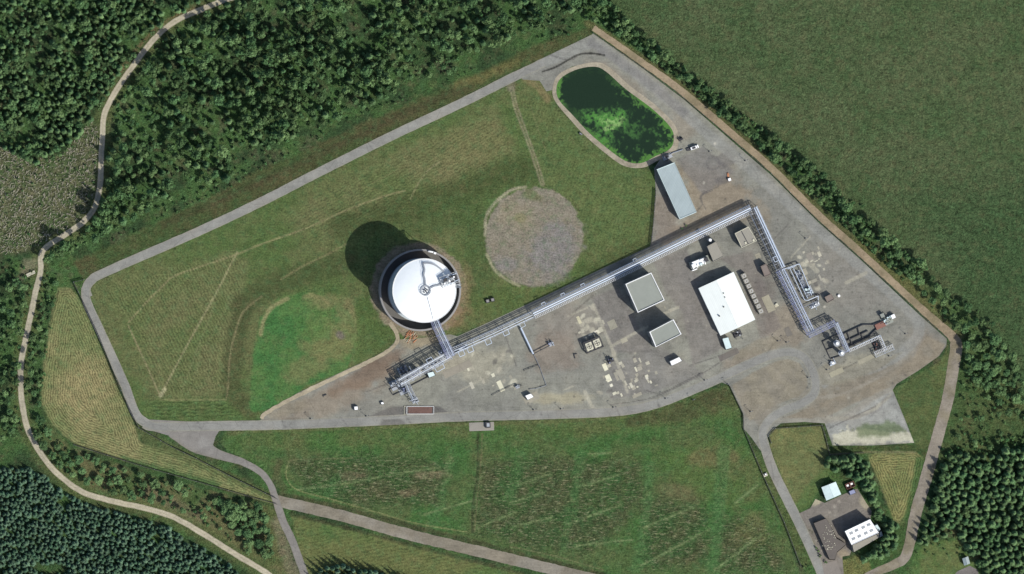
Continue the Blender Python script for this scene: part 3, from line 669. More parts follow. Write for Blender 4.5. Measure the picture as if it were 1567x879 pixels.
    c.line([(830, 110), (850, 103), (868, 93), (885, 84), (905, 82), (925, 85)], 2.2, (38, 36, 34), .8, .9, .3)
    a = np.hypot(c.x-1091, c.y-250); c._mix(np.arange(len(a)), np.where(abs(a-10) < 1.2, .45, 0), (92, 89, 88))
    for q in ((1094, 220), (1077, 280), (1262, 470), (1235, 560)): B(q, 2.6, (170, 164, 150), .9)
    # broken concrete around the plinths
    for k in range(70):
        px, py = random.choice([(random.uniform(915, 985), random.uniform(540, 605)), (random.uniform(885, 920), random.uniform(470, 515)), (random.uniform(1215, 1270), random.uniform(385, 465)), (random.uniform(715, 790), random.uniform(535, 590))])
        r_ = random.uniform(1.2, 5)
        B((px, py), (r_*1.6, r_), random.choice([(182, 176, 156), (162, 155, 138), (96, 92, 88)]), .7, random.uniform(0, 3), k)
    for k in range(520):                          # oil drips and small stains
        px, py = random.uniform(600, 1420), random.uniform(240, 640)
        B((px, py), random.uniform(.7, 2.2), random.choice([(66, 62, 60), (74, 70, 68), (92, 86, 82), (92, 86, 82), (150, 144, 130)]), .6, 0, k)
sheet('gravel_yard', YARD, 1.7, .05, paint_yard, M['gravel'])

def paint_road(c):
    c.fill((133, 131, 124))
    f = sm(fbm(c.x, c.y, 24, 61, 4), .3, .7)[:, None]; c.col += (lin((124, 122, 116))-c.col)*f
    e = abs(c.u); c._mix(np.arange(len(e)), np.where(e > .45, .5, 0.0), (138, 132, 112))
    t = np.exp(-((abs(c.u)-.22)/.07)**2)*.25; c._mix(np.arange(len(e)), t, (142, 138, 133))
    for q, w_ in (([(590, 650), (612, 650)], 16), ([(825, 624), (832, 646)], 1.2), ([(430, 640), (440, 660)], 1), ([(1000, 606), (1012, 628)], 1), ([(700, 628), (712, 650)], 1), ([(520, 636), (535, 658)], 1), ([(620, 634), (632, 654)], 1), ([(940, 618), (950, 640)], 1), ([(300, 640), (310, 664)], 1)):
        c.line(q, w_, (88, 85, 83), .6, .65, .3, smooth=False)
def paint_exit(c):
    c.fill((124, 119, 113)); c.blob((312, 678), 12, (134, 130, 124), .7); e = abs(c.u); c._mix(np.arange(len(e)), np.where(e > .4, .4, 0.0), (112, 106, 88))
ribbon('perimeter_road', S_ROAD, 15, .10, paint_road, M['asphalt'], .8)
ribbon('north_road', N_ROAD, 14, .13, paint_road, M['asphalt'], .8)
ribbon('west_road', W_ROAD, 14, .16, paint_road, M['asphalt'], .8)
ribbon('exit_road', EXIT_ROAD, 12, .08, paint_exit, M['asphalt'], 1.2)
def paint_pipe(c):
    c.fill((128, 121, 109)); f = sm(fbm(c.x, c.y, 30, 62, 4), .35, .65)[:, None]; c.col += (lin((119, 111, 97))-c.col)*f
sheet('road_junction', [(222, 642), (345, 648), (338, 656), (330, 668), (326, 681), (332, 693), (338, 702), (320, 696), (295, 682), (262, 668), (228, 658)], 2.5, .085, paint_exit, M['asphalt'])
ribbon('pipeline_track', PIPE_TRACK, 17, .05, paint_pipe, M['dirt'], 2.0)
def paint_ft(c):
    c.fill((168, 158, 138)); t = np.exp(-(c.u/.12)**2)*.35; c._mix(np.arange(len(t)), t, (138, 132, 100))
    e = abs(c.u); c._mix(np.arange(len(e)), np.where(e > .42, .7, 0.0), (106, 104, 74))
    m = sm(c.y, 380, 440)*(1-sm(c.y, 600, 690)); c._mix(np.arange(len(m)), m*.35, (140, 134, 118))
ribbon('forest_track', F_TRACK, 9, .07, paint_ft, M['dirt'], 1.5)
def paint_et(c):
    c.fill((142, 126, 104)); m = sm(c.y, 500, 560); c._mix(np.arange(len(m)), m, (130, 121, 109))
    f = sm(fbm(c.x, c.y, 22, 63, 4), .45, .7); c._mix(np.arange(len(f)), f*.6, (112, 104, 80))
ribbon('boundary_track', E_TRACK, 11, .08, paint_et, M['dirt'], 1.6)
def paint_dp(c):
    c.fill((156, 144, 122))
ribbon('dirt_path', [(400, 641), (408, 632), (455, 606), (530, 570), (570, 551), (596, 536), (608, 522), (606, 508), (596, 494)], 6, .12, paint_dp, M['dirt'], 2.5)
def paint_rim(c): c.fill((150, 140, 122)); c._mix(np.arange(len(c.x)), (fbm(c.x, c.y, 10, 8, 3) > .55)*.35, (116, 108, 92))
sheet('pond_rim_path', RIM, 3, .09, paint_rim, M['dirt'], True)
def paint_water(c):
    c.fill((29, 45, 32))
    nzz = fbm(c.x, c.y, 8, 90, 4)
    def weed(m, col): c._mix(np.arange(len(c.x)), np.clip(m, 0, 1), col)
    d = segdist(c.x, c.y, catmull(POND, 4, True), True)
    side = sm((c.x-930)/60+(c.y-150)/60, -.9, 1.2)
    left = (1-sm(c.x, 852, 872))
    n2 = fbm(c.x, c.y, 2.4, 190, 2)
    weed((1-sm(d+(nzz-.5)*22+(n2-.5)*14, 2, 8))*np.clip(side*.8+left*1.0+.05, 0, .9), (78, 120, 54))
    cx = c.x+(fbm(c.x, c.y, 9, 92, 4)-.5)*26; cy = c.y+(fbm(c.x, c.y, 9, 95, 4)-.5)*26
    for (a, b, rx, ry, rot, k) in ((930, 186, 34, 22, .1, 1.0), (945, 178, 22, 14, -.7, 1), (905, 180, 24, 14, .5, .8), (925, 212, 28, 12, .7, .9), (965, 200, 22, 14, .2, .45), (1010, 215, 10, 22, -.3, .6)):
        dx, dy = cx-a, cy-b; ca, sa = math.cos(rot), math.sin(rot)
        q = np.hypot((dx*ca+dy*sa)/rx, (-dx*sa+dy*ca)/ry)
        weed((1-sm(q+(n2-.5)*.6, .35, 1.1))*k*1.0*sm(.55*fbm(c.x, c.y, 4, 99, 3)+.45*n2, .36, .60), (74, 122, 56))
    q = np.hypot((cx-936)/20, (cy-186)/12); weed((1-sm(q, .3, 1.1))*.9*sm(fbm(c.x, c.y, 3, 97, 4), .38, .6), (134, 164, 100))
    weed(sm(fbm(c.x, c.y, 6, 98, 4), .62, .72)*.5*sm(c.y+c.x*.3, 440, 480), (58, 94, 46))
wm = bpy.data.materials.new('pond_water'); t_ = nt(wm)
tc_ = node(t_, 'ShaderNodeTexCoord').outputs['Object']; ca_ = attr(t_, 'Col').outputs['Color']
n1_ = noise(t_, tc_, 1.3, 4, .8); sp_ = node(t_, 'ShaderNodeSeparateColor'); t_.links.new(ca_, sp_.inputs[0])
rg_ = math_(t_, 'ADD', .16, math_(t_, 'MULTIPLY', sp_.outputs[1], 5.0))
f_ = math_(t_, 'ADD', .45, math_(t_, 'MULTIPLY', n1_, 1.1))
finish(t_, scalecol(t_, ca_, f_), math_(t_, 'MINIMUM', rg_, .9), n1_, .06, .2, .12)
sheet('pond', POND, 1.05, .13, paint_water, wm, True)

def slab(pts, col, z=.12, name='concrete_slab'):
    def pf(c): c.fill(col)
    q = [PA(a, b, 0) for a, b in pts]
    mb = MB().prism([(v[0], v[1]) for v in q], 0.02, z); o = mb.build(name, M['slab']); 
    ca = o.data.color_attributes.new('Col', 'FLOAT_COLOR', 'POINT'); n = len(o.data.vertices)
    ca.data.foreach_set('color', np.tile(np.array([*lin(col), 1], np.float32), n)); struct(o); return o
def rect(cx, cy, w_, h_, ang):                   # rectangle in photo pixels, ang clockwise on the picture
    ca, sa = math.cos(R(ang)), math.sin(R(ang))
    return [(cx+x*ca-y*sa, cy+x*sa+y*ca) for x, y in ((-w_/2, -h_/2), (w_/2, -h_/2), (w_/2, h_/2), (-w_/2, h_/2))]
AN = -25
for (cx, cy, a, b, an, col) in ((886, 490, 4.5, 12, AN, (186, 178, 150)), (926, 562, 6.5, 11, AN, (208, 202, 176)), (931, 579, 7.5, 11, AN, (210, 204, 178)), (935.5, 590, 4.5, 4.5, AN, (206, 200, 180)), (950, 573, 8, 16, AN, (150, 144, 130)), (966, 590, 4, 8, AN, (184, 178, 160)), (975, 605, 15, 5, AN, (150, 144, 128)),
                         (903, 512.5, 5.5, 2.6, AN, (208, 200, 178)), (911.5, 507.5, 5.5, 2.6, AN, (206, 198, 180)), (766, 591, 7, 17, AN, (196, 190, 166)), (722, 590, 5, 11, AN, (172, 166, 150)), (955, 521, 10, 7, AN, (158, 152, 134)), (937, 497, 12, 14, AN, (142, 137, 122)), (944, 578, 4, 10, AN, (146, 140, 126)), (700, 565, 46, 11, AN, (138, 131, 118)),
                         (979, 564, 7, 6, AN, (156, 150, 136)), (991, 556, 6, 5, AN, (168, 162, 146)), (990, 579, 4, 3, AN, (190, 184, 168)), (813, 609, 24, 13, AN, (142, 136, 122)), (737, 653, 38, 13, -2, (140, 134, 124)), (1176, 465, 12, 26, AN, (150, 143, 124)), (1188, 468, 5, 4, AN, (178, 170, 148)), (1160, 392, 8, 8, AN, (150, 144, 128)), (1206, 508, 9, 14, AN, (112, 106, 98)),
                         (1280, 570, 22, 8, AN, (150, 144, 124)), (1325, 550, 26, 7, AN, (148, 142, 124)), (1171, 727, 7, 5, AN, (196, 190, 172)), (1232, 416, 6, 10, AN, (150, 144, 128)), (1246, 430, 9, 5, AN, (150, 144, 130)), (1255, 425, 3, 10, AN, (156, 150, 136)), (1240, 395, 9, 16, AN, (136, 130, 120)), (1115, 543, 32, 9, AN, (106, 100, 94))):
    slab(rect(cx, cy, a, b, an), col, .12+random.uniform(0, .02))
rs = random.Random(5)
for (x0, y0, x1, y1, n_) in ((925, 545, 985, 606, 22), (882, 482, 925, 515, 9), (1228, 378, 1262, 440, 14), (1010, 470, 1040, 485, 2), (715, 560, 800, 600, 8), (970, 548, 1005, 590, 8)):
    for k in range(n_):
        q = rs.choice([(196, 190, 168), (172, 166, 148), (158, 152, 136), (144, 139, 125)])
        slab(rect(rs.uniform(x0, x1), rs.uniform(y0, y1), rs.uniform(2, 6), rs.uniform(2, 8), AN), q, .10+.004*k+rs.uniform(0, .003), 'concrete_plinth')
def paint_se(c):
    c.fill((116, 109, 101)); c.blob((1270, 790), (30, 12), (124, 117, 107), .7, -.4, 2); c.blob((1240, 820), (10, 30), (122, 114, 102), .7, -.4, 3)
    c.blob((1325, 770), (10, 18), (158, 148, 124), .7, -.5, 4); c.blob((1248, 768), (12, 6), (166, 156, 130), .8, -.4, 5); c.blob((1245, 835), (6, 16), (104, 100, 80), .6, -.4, 6); c.blob((1292, 850), (12, 10), (146, 132, 110), .7, 0, 7)
    for q in ((1284, 768), (1277, 775), (1270, 785)): c.blob(q, 3, (148, 140, 128), .8)
    for k in range(40): c.blob((random.uniform(1235, 1262), random.uniform(800, 860)), random.uniform(.8, 2.2), random.choice([(176, 168, 150), (66, 72, 48)]), .6, 0, k)
sheet('compound_yard', [(1216, 789), (1240, 778), (1248, 764), (1262, 770), (1290, 757), (1312, 748), (1334, 783), (1331, 800), (1318, 810), (1300, 850), (1289, 852), (1292, 890), (1252, 890), (1246, 850)], 1.7, .05, paint_se, M['gravel'])
def paint_hy(c): c.fill((112, 106, 102))
sheet('house_yard', [(1450, 890), (1466, 874), (1484, 866), (1496, 872), (1500, 890)], 3, .05, paint_hy, M['gravel'])

# ------------------------------------------------------------------ storage tank inside its bund wall
TC = P(641, 444, 0)
bw = thing('tank_bund_wall', 'round grey concrete bund wall ringing the white domed tank', 'bund wall', TC)
MB().ring(TC, 24.2, 24.9, 0, 8.0, 128).build('wall', M['concrete'], bw)
MB().ring(TC, 24.05, 25.1, 8.0, 8.25, 128).build('coping', M['concrete'], bw)
fl = MB().ring(TC, 0.01, 24.19, .0, .16, 96).build('floor', M['concrete_dark'], bw)
TR, TH, RISE = 19.3, 32.0, 3.2
tk = thing('storage_tank', 'large storage tank with a shallow white dome and steel roof platform', 'storage tank', TC)
mb = MB(); n = 128
mb.ring(TC, TR-.3, TR, .17, TH, n); mb.build('tank_wall', M['tankwall'], tk)
mb = MB().ring(TC, TR-.05, TR+.35, TH-.5, TH+.25, n); mb.build('eave_rail', M['wall_white'], tk)
mb = MB()
for k in range(14):
    mb.ring(TC, TR+.01, TR+.12, 2+k*2.1, 2.14+k*2.1, 64)
mb.build('stiffener_rings', M['tankwall'], tk)
RS = (TR**2+RISE**2)/(2*RISE)
def domez(r): return TH+RISE-(RS-math.sqrt(max(RS*RS-r*r, 0)))
def dz(x, y): return domez(math.hypot(x-TC.x, y-TC.y))
mb = MB(); rr = np.linspace(0.01, TR, 22)
vs = [(TC.x+r*math.cos(2*math.pi*i/n), TC.y+r*math.sin(2*math.pi*i/n), domez(r)) for r in rr for i in range(n)]
fs = [(k*n+i, (k+1)*n+i, (k+1)*n+(i+1) % n, k*n+(i+1) % n) for k in range(21) for i in range(n)]
mb.add(vs, fs).build('dome_roof', M['dome'], tk, smooth=True)
def onroof(px, py, up=0.0):
    v = P(px, py, TH+2)
    for _ in range(4): v = P(px, py, dz(v.x, v.y)+up)
    return v
hub = onroof(651, 445)
mb = MB().ring(hub, 2.3, 3.3, hub.z-.05, hub.z+.35, 24)
for k in range(12):
    a = k*math.pi/6; p = hub+Vector((3.2*math.cos(a), 3.2*math.sin(a), .3)); mb.tube(p, p+Vector((0, 0, 1.1)), .09, 4)
mb.ring(hub, 3.12, 3.28, hub.z+1.3, hub.z+1.42, 24)
hb = mb.build('roof_hub', M['steel'], tk)
mb = MB()
for k in range(5):
    a = k*1.26+.3; p = hub+Vector((1.3*math.cos(a), 1.3*math.sin(a), -.1)); mb.tube(p, p+Vector((0, 0, 1.0)), .4, 8)
mb.tube(hub, hub+Vector((0, 0, 1.4)), .5, 10); mb.build('nozzle', M['steel_dark'], hb)
def roofwalk(pts, w_, name, mat, up=.5, rail=True):
    q = catmull(pts, 2.0); v = [onroof(a, b, up) for a, b in q]; mb = MB()
    for a, b in zip(v[:-1], v[1:]):
        mb.bar(a, b, w_, .10)
        d = (b-a).normalized(); nn = Vector((-d.y, d.x, 0))*w_*.5
        if rail:
            for sgn in (-1, 1):
                mb.tube(a+nn*sgn+Vector((0, 0, 1.0)), b+nn*sgn+Vector((0, 0, 1.0)), .05, 4); mb.tube(a+nn*sgn, a+nn*sgn+Vector((0, 0, 1.0)), .05, 4)
    for a in v[::3]: mb.tube(a-Vector((0, 0, up)), a, .12, 4)
    return mb.build(name, mat, tk)
roofwalk([(650.5, 437), (650, 428), (648, 421), (649.5, 414), (647.5, 405), (648, 401)], 1.0, 'roof_walkway', M['steel'])
roofwalk([(648, 403), (656, 403), (664, 405), (672, 410), (679, 416)], .9, 'roof_walkway', M['steel'])
roofwalk([(657, 442), (664, 438), (670, 437), (676, 434)], 1.0, 'roof_walkway', M['steel'])
mb = MB(); v = [onroof(a, b, .25) for a, b in catmull([(653.5, 454), (658, 470), (663, 490)], 3)]; mb.path(v, .13, 5); mb.build('roof_pipe', M['pipe_grey'], tk)
# platform at the roof edge
pz = TH+3.6; ang = R(20); pc = P(688, 428, pz); ux = Vector((math.cos(ang), math.sin(ang), 0)); uy = Vector((-ux.y, ux.x, 0))
mb = MB(); LX, LY = 11.0, 6.4
for sx in np.linspace(-.5, .5, 12):
    mb.bar(pc+ux*LX*sx-uy*LY/2, pc+ux*LX*sx+uy*LY/2, .22, .16)
for sy in np.linspace(-.5, .5, 6): mb.bar(pc-ux*LX/2+uy*LY*sy-Vector((0, 0, .1)), pc+ux*LX/2+uy*LY*sy-Vector((0, 0, .1)), .3, .2)
plat = mb.build('roof_platform', M['steel'], tk)
mb = MB()
for sx, sy in ((-.5, -.5), (-.5, .5), (.5, -.5), (.5, .5), (0, -.5), (0, .5)):
    p = pc+ux*LX*sx+uy*LY*sy; MB().box((p.x, p.y), (.3, .3, pz-TH+.5+(5 if sx > .3 else 0)), 0, TH-.5-(5 if sx > .3 else 0)).build('platform_leg', M['steel'], plat)
mb = MB()
cs = [(-.5, -.5), (.5, -.5), (.5, .5), (-.5, .5)]
for (a, b), (c_, d_) in zip(cs, cs[1:]+cs[:1]):
    p, q = pc+ux*LX*a+uy*LY*b, pc+ux*LX*c_+uy*LY*d_
    for hh in (.55, 1.1): mb.tube(p+Vector((0, 0, hh)), q+Vector((0, 0, hh)), .07, 4)
    for k in range(8): s_ = p.lerp(q, k/8); mb.tube(s_, s_+Vector((0, 0, 1.1)), .06, 4)
mb.build('handrail', M['wall_white'], plat)
mb = MB()
for (a, b, sx, sy, sz) in ((-.25, .1, 2.6, 2.0, 1.8), (.12, .22, 2.2, 1.4, 1.3), (.1, -.25, 2.0, 1.2, 2.2), (.36, 0, 1.4, 2.4, 1.2)):
    p = pc+ux*LX*a+uy*LY*b; mb.box((p.x, p.y), (sx, sy, sz), ang, pz+.17)
mb.build('pump_housing', M['steel_dark'], plat)
mb = MB()
for (a, b) in ((-.36, -.2), (-.05, -.1), (.25, .1)):
    p = pc+ux*LX*a+uy*LY*b; MB().tube(p+Vector((0, 0, .2)), p+Vector((0, 0, 3.0)), .55, 10).build('vent_cylinder', M['white'], plat)
mb.box(((pc+ux*-3.6+uy*1.2).x, (pc+ux*-3.6+uy*1.2).y), (1.6, 1.6, 1.2), ang, pz+.17); mb.build('vent_box', M['white'], plat)
mb = MB()
for (a, b, c_, d_) in ((-.5, .3, .5, .35), (-.4, -.4, .5, -.3), (0, -.5, .05, .5)):
    mb.tube(pc+ux*LX*a+uy*LY*b+Vector((0, 0, .8)), pc+ux*LX*c_+uy*LY*d_+Vector((0, 0, .8)), .2, 6)
mb.build('platform_pipe', M['pipe'], plat)
# stair tower with pipes dropping down the east side
mb = MB(); e0 = P(693.5, 437, 0)
for k in range(4):
    a = Vector(((k % 2)*2.6-1.3, (k//2)*2.2-1.1, 0)); mb.tube(e0+a, e0+a+Vector((0, 0, TH+2)), .16, 5)
for k in range(16):
    z0 = k*2.1+.5; sgn = 1 if k % 2 else -1
    mb.bar(e0+Vector((-1.2*sgn, -.6*sgn, z0)), e0+Vector((1.2*sgn, -.6*sgn, z0+2.0)), .8, .08)
mb.build('stair_tower', M['steel'], tk)
mb = MB(); a = P(659, 385.5, 8.2)
mb.box((a.x, a.y), (3.2, .9, 1.0), R(-12), 8.25); mb.box((a.x+2.6, a.y-.9), (1.4, 1.2, .8), R(-20), 8.25)
tag(mb.build('valve_box', M['white'], origin=(a.x, a.y, 8.25)), 'small white valve box on the north rim of the bund wall', 'valve box')

# ------------------------------------------------------------------ pipe racks
def rack(name, label, pts, width, h, pipes, spacing=6.0, steel='steel', rungs=None, levels=1, cat='pipe rack', rail=False):
    v = [P(a, b, h) for a, b in pts]; base = Vector((v[0].x, v[0].y, 0))
    t = thing(name, label, cat, base)
    seg = []; 
    def nrm(i):
        d = Vector((0, 0, 0))
        if i > 0: d += (v[i]-v[i-1]).normalized()
        if i < len(v)-1: d += (v[i+1]-v[i]).normalized()
        d.normalize(); nn = Vector((d.y, -d.x, 0)); 
        k = 1.0
        if 0 < i < len(v)-1: k = 1/max(.5, nn.dot(Vector(((v[i]-v[i-1]).normalized().y, -(v[i]-v[i-1]).normalized().x, 0))))
        return nn*k
    for i in range(len(v)-1):
        d = v[i+1]-v[i]; L = d.length; d.normalize(); nn = Vector((d.y, -d.x, 0)); k = max(1, round(L/spacing))
        for j in range(k+(1 if i == len(v)-2 else 0)):
            p = v[i]+d*(L*j/k); mb = MB()
            for sgn in (-1, 1):
                q = p+nn*(sgn*width/2); mb.box((q.x, q.y), (.30, .30, h-.05), math.atan2(d.y, d.x), 0)
            for lv in range(levels):
                zz = h-.3-lv*2.0
                mb.bar(Vector((*(p-nn*(width/2+.3)).xy, zz)), Vector((*(p+nn*(width/2+.3)).xy, zz)), .30, .28)
            mb.build('support_frame', M[steel], t)
    mb = MB()
    for sgn in (-1, 1):
        for i in range(len(v)-1):
            a, b = v[i]+nrm(i)*(sgn*width/2), v[i+1]+nrm(i+1)*(sgn*width/2)
            mb.bar(a-Vector((0, 0, .32)), b-Vector((0, 0, .32)), .2, .25)
            if rail:
                mb.tube(a+Vector((0, 0, 1.1)), b+Vector((0, 0, 1.1)), .07, 4)
    mb.build('side_beam', M[steel], t)
    for (off, zo, r, mt) in pipes:
        mb = MB(); q = [v[i]+nrm(i)*off+Vector((0, 0, zo)) for i in range(len(v))]; mb.path(q, r, 8); mb.build('pipe', M[mt], t)
    if rungs:
        for (off, w_, pitch, mt, zo) in rungs:
            mb = MB()
            for i in range(len(v)-1):
                d = v[i+1]-v[i]; L = d.length; d.normalize(); nn = Vector((d.y, -d.x, 0)); k = max(1, int(L/pitch))
                for j in range(k):
                    p = v[i]+d*(L*(j+.5)/k)+nn*off+Vector((0, 0, zo)); mb.bar(p-nn*w_/2, p+nn*w_/2, .24, .12)
                for sgn in (-1, 1): mb.bar(v[i]+nn*(off+sgn*w_/2)+Vector((0, 0, zo)), v[i+1]+nn*(off+sgn*w_/2)+Vector((0, 0, zo)), .12, .18)
            mb.build('cable_tray', M[mt], t)
    return t, v
def loop_(t, v0, v1, off, h, depth, wide, frac, r, mt, side=1):   # an expansion loop in a rack pipe
    d = (v1-v0); L = d.length; d.normalize(); nn = Vector((d.y, -d.x, 0))*side; a = v0+d*L*frac+nn*off+Vector((0, 0, h))
    mb = MB().path([a, a+nn*depth, a+nn*depth+d*wide, a+d*wide], r, 6); mb.build('expansion_loop', M[mt], t)
# western half of the long rack, sparser, with expansion loops
t, v = rack('pipe_rack', 'low grey pipe rack with square expansion loops between tank bridge and mid yard', [(694, 537), (755, 510), (816, 481)], 4.6, 4.2,
            [(-1.9, .2, .22, 'pipe'), (-.9, .2, .18, 'pipe_grey'), (.2, .2, .2, 'pipe'), (1.6, .2, .2, 'pipe')], 6, 'steel', [(-1.4, .9, 1.6, 'steel', .35)])
for fr, dp in ((.08, 3.4), (.30, 3.4), (.75, 3.6)):
    loop_(t, v[0], v[1], 1.6, .2, dp, 3.4, fr, .2, 'pipe')
loop_(t, v[1], v[2], 1.4, .2, 3.2, 3.4, .2, .2, 'pipe'); loop_(t, v[1], v[2], 1.4, .2, 3.0, 3.0, .62, .16, 'pipe')
t, v = rack('pipe_rack', 'long rack of thick white pipes and hatched cable tray running beside the grass', [(816, 481), (925, 429), (1060, 362.5), (1149, 319.5)], 5.2, 5.0,
            [(-2.3, .25, .2, 'pipe'), (-1.3, .2, .16, 'pipe_grey'), (-.5, .38, .42, 'pipe'), (.75, .32, .34, 'pipe'), (1.6, .2, .16, 'pipe_grey')], 6, 'steel', [(2.4, 1.3, 1.1, 'wall_white', .25), (-1.8, .7, 1.2, 'steel', .4)])
for fr in (.15, .42, .7): loop_(t, v[0], v[1], 2.3, .3, 1.5, 2.2, fr, .2, 'pipe', -1)
loop_(t, v[1], v[2], 2.3, .3, 1.4, 2.0, .35, .16, 'pipe', -1)
t, v = rack('pipe_rack', 'rack of twin white pipes with dark ladder frames east of the small sheds', [(1152, 319), (1173, 364), (1195, 411)], 6.0, 5.5,
            [(-2.2, .4, .48, 'pipe'), (-.9, .36, .40, 'pipe'), (.2, .2, .15, 'pipe_grey'), (2.8, .2, .15, 'pipe_grey')], 3.4, 'steel', [(1.8, 1.8, 1.5, 'steel_dark', .1)])
loop_(t, v[0], v[2], -.6, .4, 2.4, 3.0, .80, .2, 'pipe')
t, v = rack('pipe_rack', 'densely hatched blue grey pipe rack leading down to the end gantry', [(1194, 414), (1218, 463), (1241, 510)], 5.4, 6.0,
            [(-2.2, .3, .24, 'pipe'), (-1.1, .3, .20, 'pipe'), (-.3, .2, .14, 'pipe_grey'), (.6, .25, .2, 'pipe')], 4, 'steel_blue', [(1.7, 1.9, .9, 'steel_blue', .25), (-1.6, 1.6, 1.6, 'steel', .1)], 2)
t, v = rack('pipe_gantry', 'blue grey cross gantry joining the rack end to the walkway gantry', [(1238, 513), (1278, 494)], 3.4, 6.5,
            [(-.9, .2, .16, 'pipe_grey'), (.3, .25, .2, 'pipe_grey')], 5, 'steel_blue', [(0, 2.6, .9, 'steel_blue', .1)], 2)
t, v = rack('pipe_gantry', 'gantry of pale pipes standing over the pair of white capped columns', [(1279, 495), (1297.5, 538)], 2.8, 6.5,
            [(-.8, .25, .22, 'pipe'), (.1, .25, .2, 'pipe'), (.9, .25, .16, 'pipe_grey')], 5, 'steel_blue', [(-.2, 2.2, 1.0, 'steel', .08)], 2)
t, v = rack('tank_bridge', 'blue grey pipe bridge stepping down from the tank to the rack', [(664, 489), (669, 501), (690, 546)], 5.2, 9.5,
            [(-1.7, .3, .26, 'pipe'), (-.6, .3, .2, 'pipe_grey'), (.5, .3, .2, 'pipe'), (1.4, .3, .16, 'steel_blue')], 5, 'steel_blue', [(-1.1, 2.0, .9, 'steel_blue', .12), (1.9, 1.0, .8, 'steel_blue', .2)], 2)
t, v = rack('pipe_rack', 'short steel pipe rack with ladder trays south west of the tank bridge', [(612, 586), (640, 570), (689, 543)], 5.4, 8.0,
            [(-1.8, .3, .22, 'pipe'), (-.7, .3, .16, 'pipe_grey'), (1.3, .3, .2, 'pipe')], 5, 'steel', [(-1.5, 1.6, .8, 'wall_white', .2), (1.3, 1.7, .8, 'wall_white', .2)], 2, rail=True)
loop_(t, v[1], v[2], 2.0, .4, 2.4, 3.6, .35, .18, 'pipe', -1); loop_(t, v[1], v[2], 2.2, .4, 3.2, 5.5, .45, .2, 'pipe')
t, v = rack('loading_gantry', 'narrow steel loading gantry pointing from short rack to the red framed bay', [(617, 574), (626, 595), (634, 612)], 3.2, 5.5,
            [(-.7, .3, .16, 'pipe_grey'), (.5, .3, .18, 'pipe')], 4, 'steel', [(0, 2.2, .9, 'steel', .12)], 2, rail=True)
t, v = rack('access_walkway', 'pale ladder like walkway beside the dark walled burner pit', [(1299, 537), (1346, 515.5), (1355, 536)], 1.9, 3.2, [(-.6, .2, .12, 'pipe')], 5, 'steel', [(0, 1.7, 1.0, 'wall_white', .1)])
t, v = rack('access_platform', 'pale steel platform of hatched grating at the walkway end', [(1339, 543), (1367, 531)], 3.6, 3.0, [], 5, 'steel', [(-.8, 1.6, 1.0, 'wall_white', .1), (.9, 1.5, 1.0, 'steel', .1)])

# cluster of equipment on the short rack and where it meets the bridge
def skid(name, label, px, py, ang, sx, sy, sz, n_, cat='process skid', main='steel', mats=('steel', 'pipe', 'steel_dark'), seed=0):
    rnd = random.Random(seed); c = P(px, py, 0); t = thing(name, label, cat, c); a = R(-ang); u = Vector((math.cos(a), math.sin(a), 0)); w_ = Vector((-u.y, u.x, 0))
    mb = MB(); mb.box((c.x, c.y), (sx, sy, .25), a, .12); mb.build('base_frame', M[main], t)
    mb = MB(); mb2 = MB(); mb3 = MB()
    for k in range(n_):
        p = c+u*rnd.uniform(-.42, .42)*sx+w_*rnd.uniform(-.42, .42)*sy; hh = rnd.uniform(.5, 1)*sz
        kk = k % 3
        if kk == 0: mb.box((p.x, p.y), (rnd.uniform(.5, 1.4), rnd.uniform(.5, 1.2), hh), a, .38)
        elif kk == 1: mb2.tube(p+Vector((0, 0, .38)), p+Vector((0, 0, .38+hh)), rnd.uniform(.25, .5), 8)
        else:
            q = p+(u if rnd.random() < .5 else w_)*rnd.uniform(1.5, 3.5)*rnd.choice((-1, 1)); z_ = hh
            mb3.path([p+Vector((0, 0, .3)), p+Vector((0, 0, z_)), q+Vector((0, 0, z_)), q+Vector((0, 0, .3))], .13, 5)
    for m_, nm, mm in ((mb, 'control_box', mats[0]), (mb2, 'vessel', mats[1]), (mb3, 'pipework', mats[2])):
        if m_.v: m_.build(nm, M[mm], t)
    return t
skid('process_skid', 'cluster of small vessels and pipes at the west end of short rack', 607, 588, AN, 8, 6, 5, 20, seed=1)
skid('process_skid', 'jumble of pipes where the tank bridge meets the rack', 683, 540, AN, 9, 6, 5.5, 22, seed=2)
skid('process_skid', 'tall vessels and pipes along the middle of the short rack', 632, 572, AN, 10, 5, 7.5, 24, mats=('steel', 'steel_blue', 'pipe'), seed=21)
skid('process_skid', 'pipe cluster on the south side of short rack below expansion loop', 668, 557, AN, 8, 4, 5, 18, mats=('steel', 'pipe', 'pipe_grey'), seed=22)
skid('process_skid', 'stacked pipes and drums beside the head of loading gantry', 618, 598, AN, 6, 4, 4.5, 14, mats=('steel_blue', 'steel', 'steel_dark'), seed=23)
skid('process_skid', 'row of small valves under the rack just east of tank bridge', 706, 534, AN, 9, 3, 4, 16, mats=('steel', 'steel_blue', 'pipe'), seed=24)
skid('pump_skid', 'low pipework between the hatched rack and hairpin pipes', 1226, 428, 65, 12, 3, 2.4, 16, 'pump skid', mats=('steel', 'pipe_grey', 'pipe_grey'), seed=25)
skid('process_skid', 'dark pipework standing just north of the short rack', 616, 566, AN, 6, 4, 3, 12, mats=('steel_dark', 'steel', 'steel_dark'), seed=3)
skid('process_skid', 'small pale skid right below the short steel rack end', 652, 560, AN, 5, 3, 4, 10, seed=4)
skid('process_skid', 'greenish grey hose skid at the foot of the loading gantry', 635, 613, AN, 4, 3, 2.5, 10, mats=('steel', 'steel', 'pipe'), seed=5)
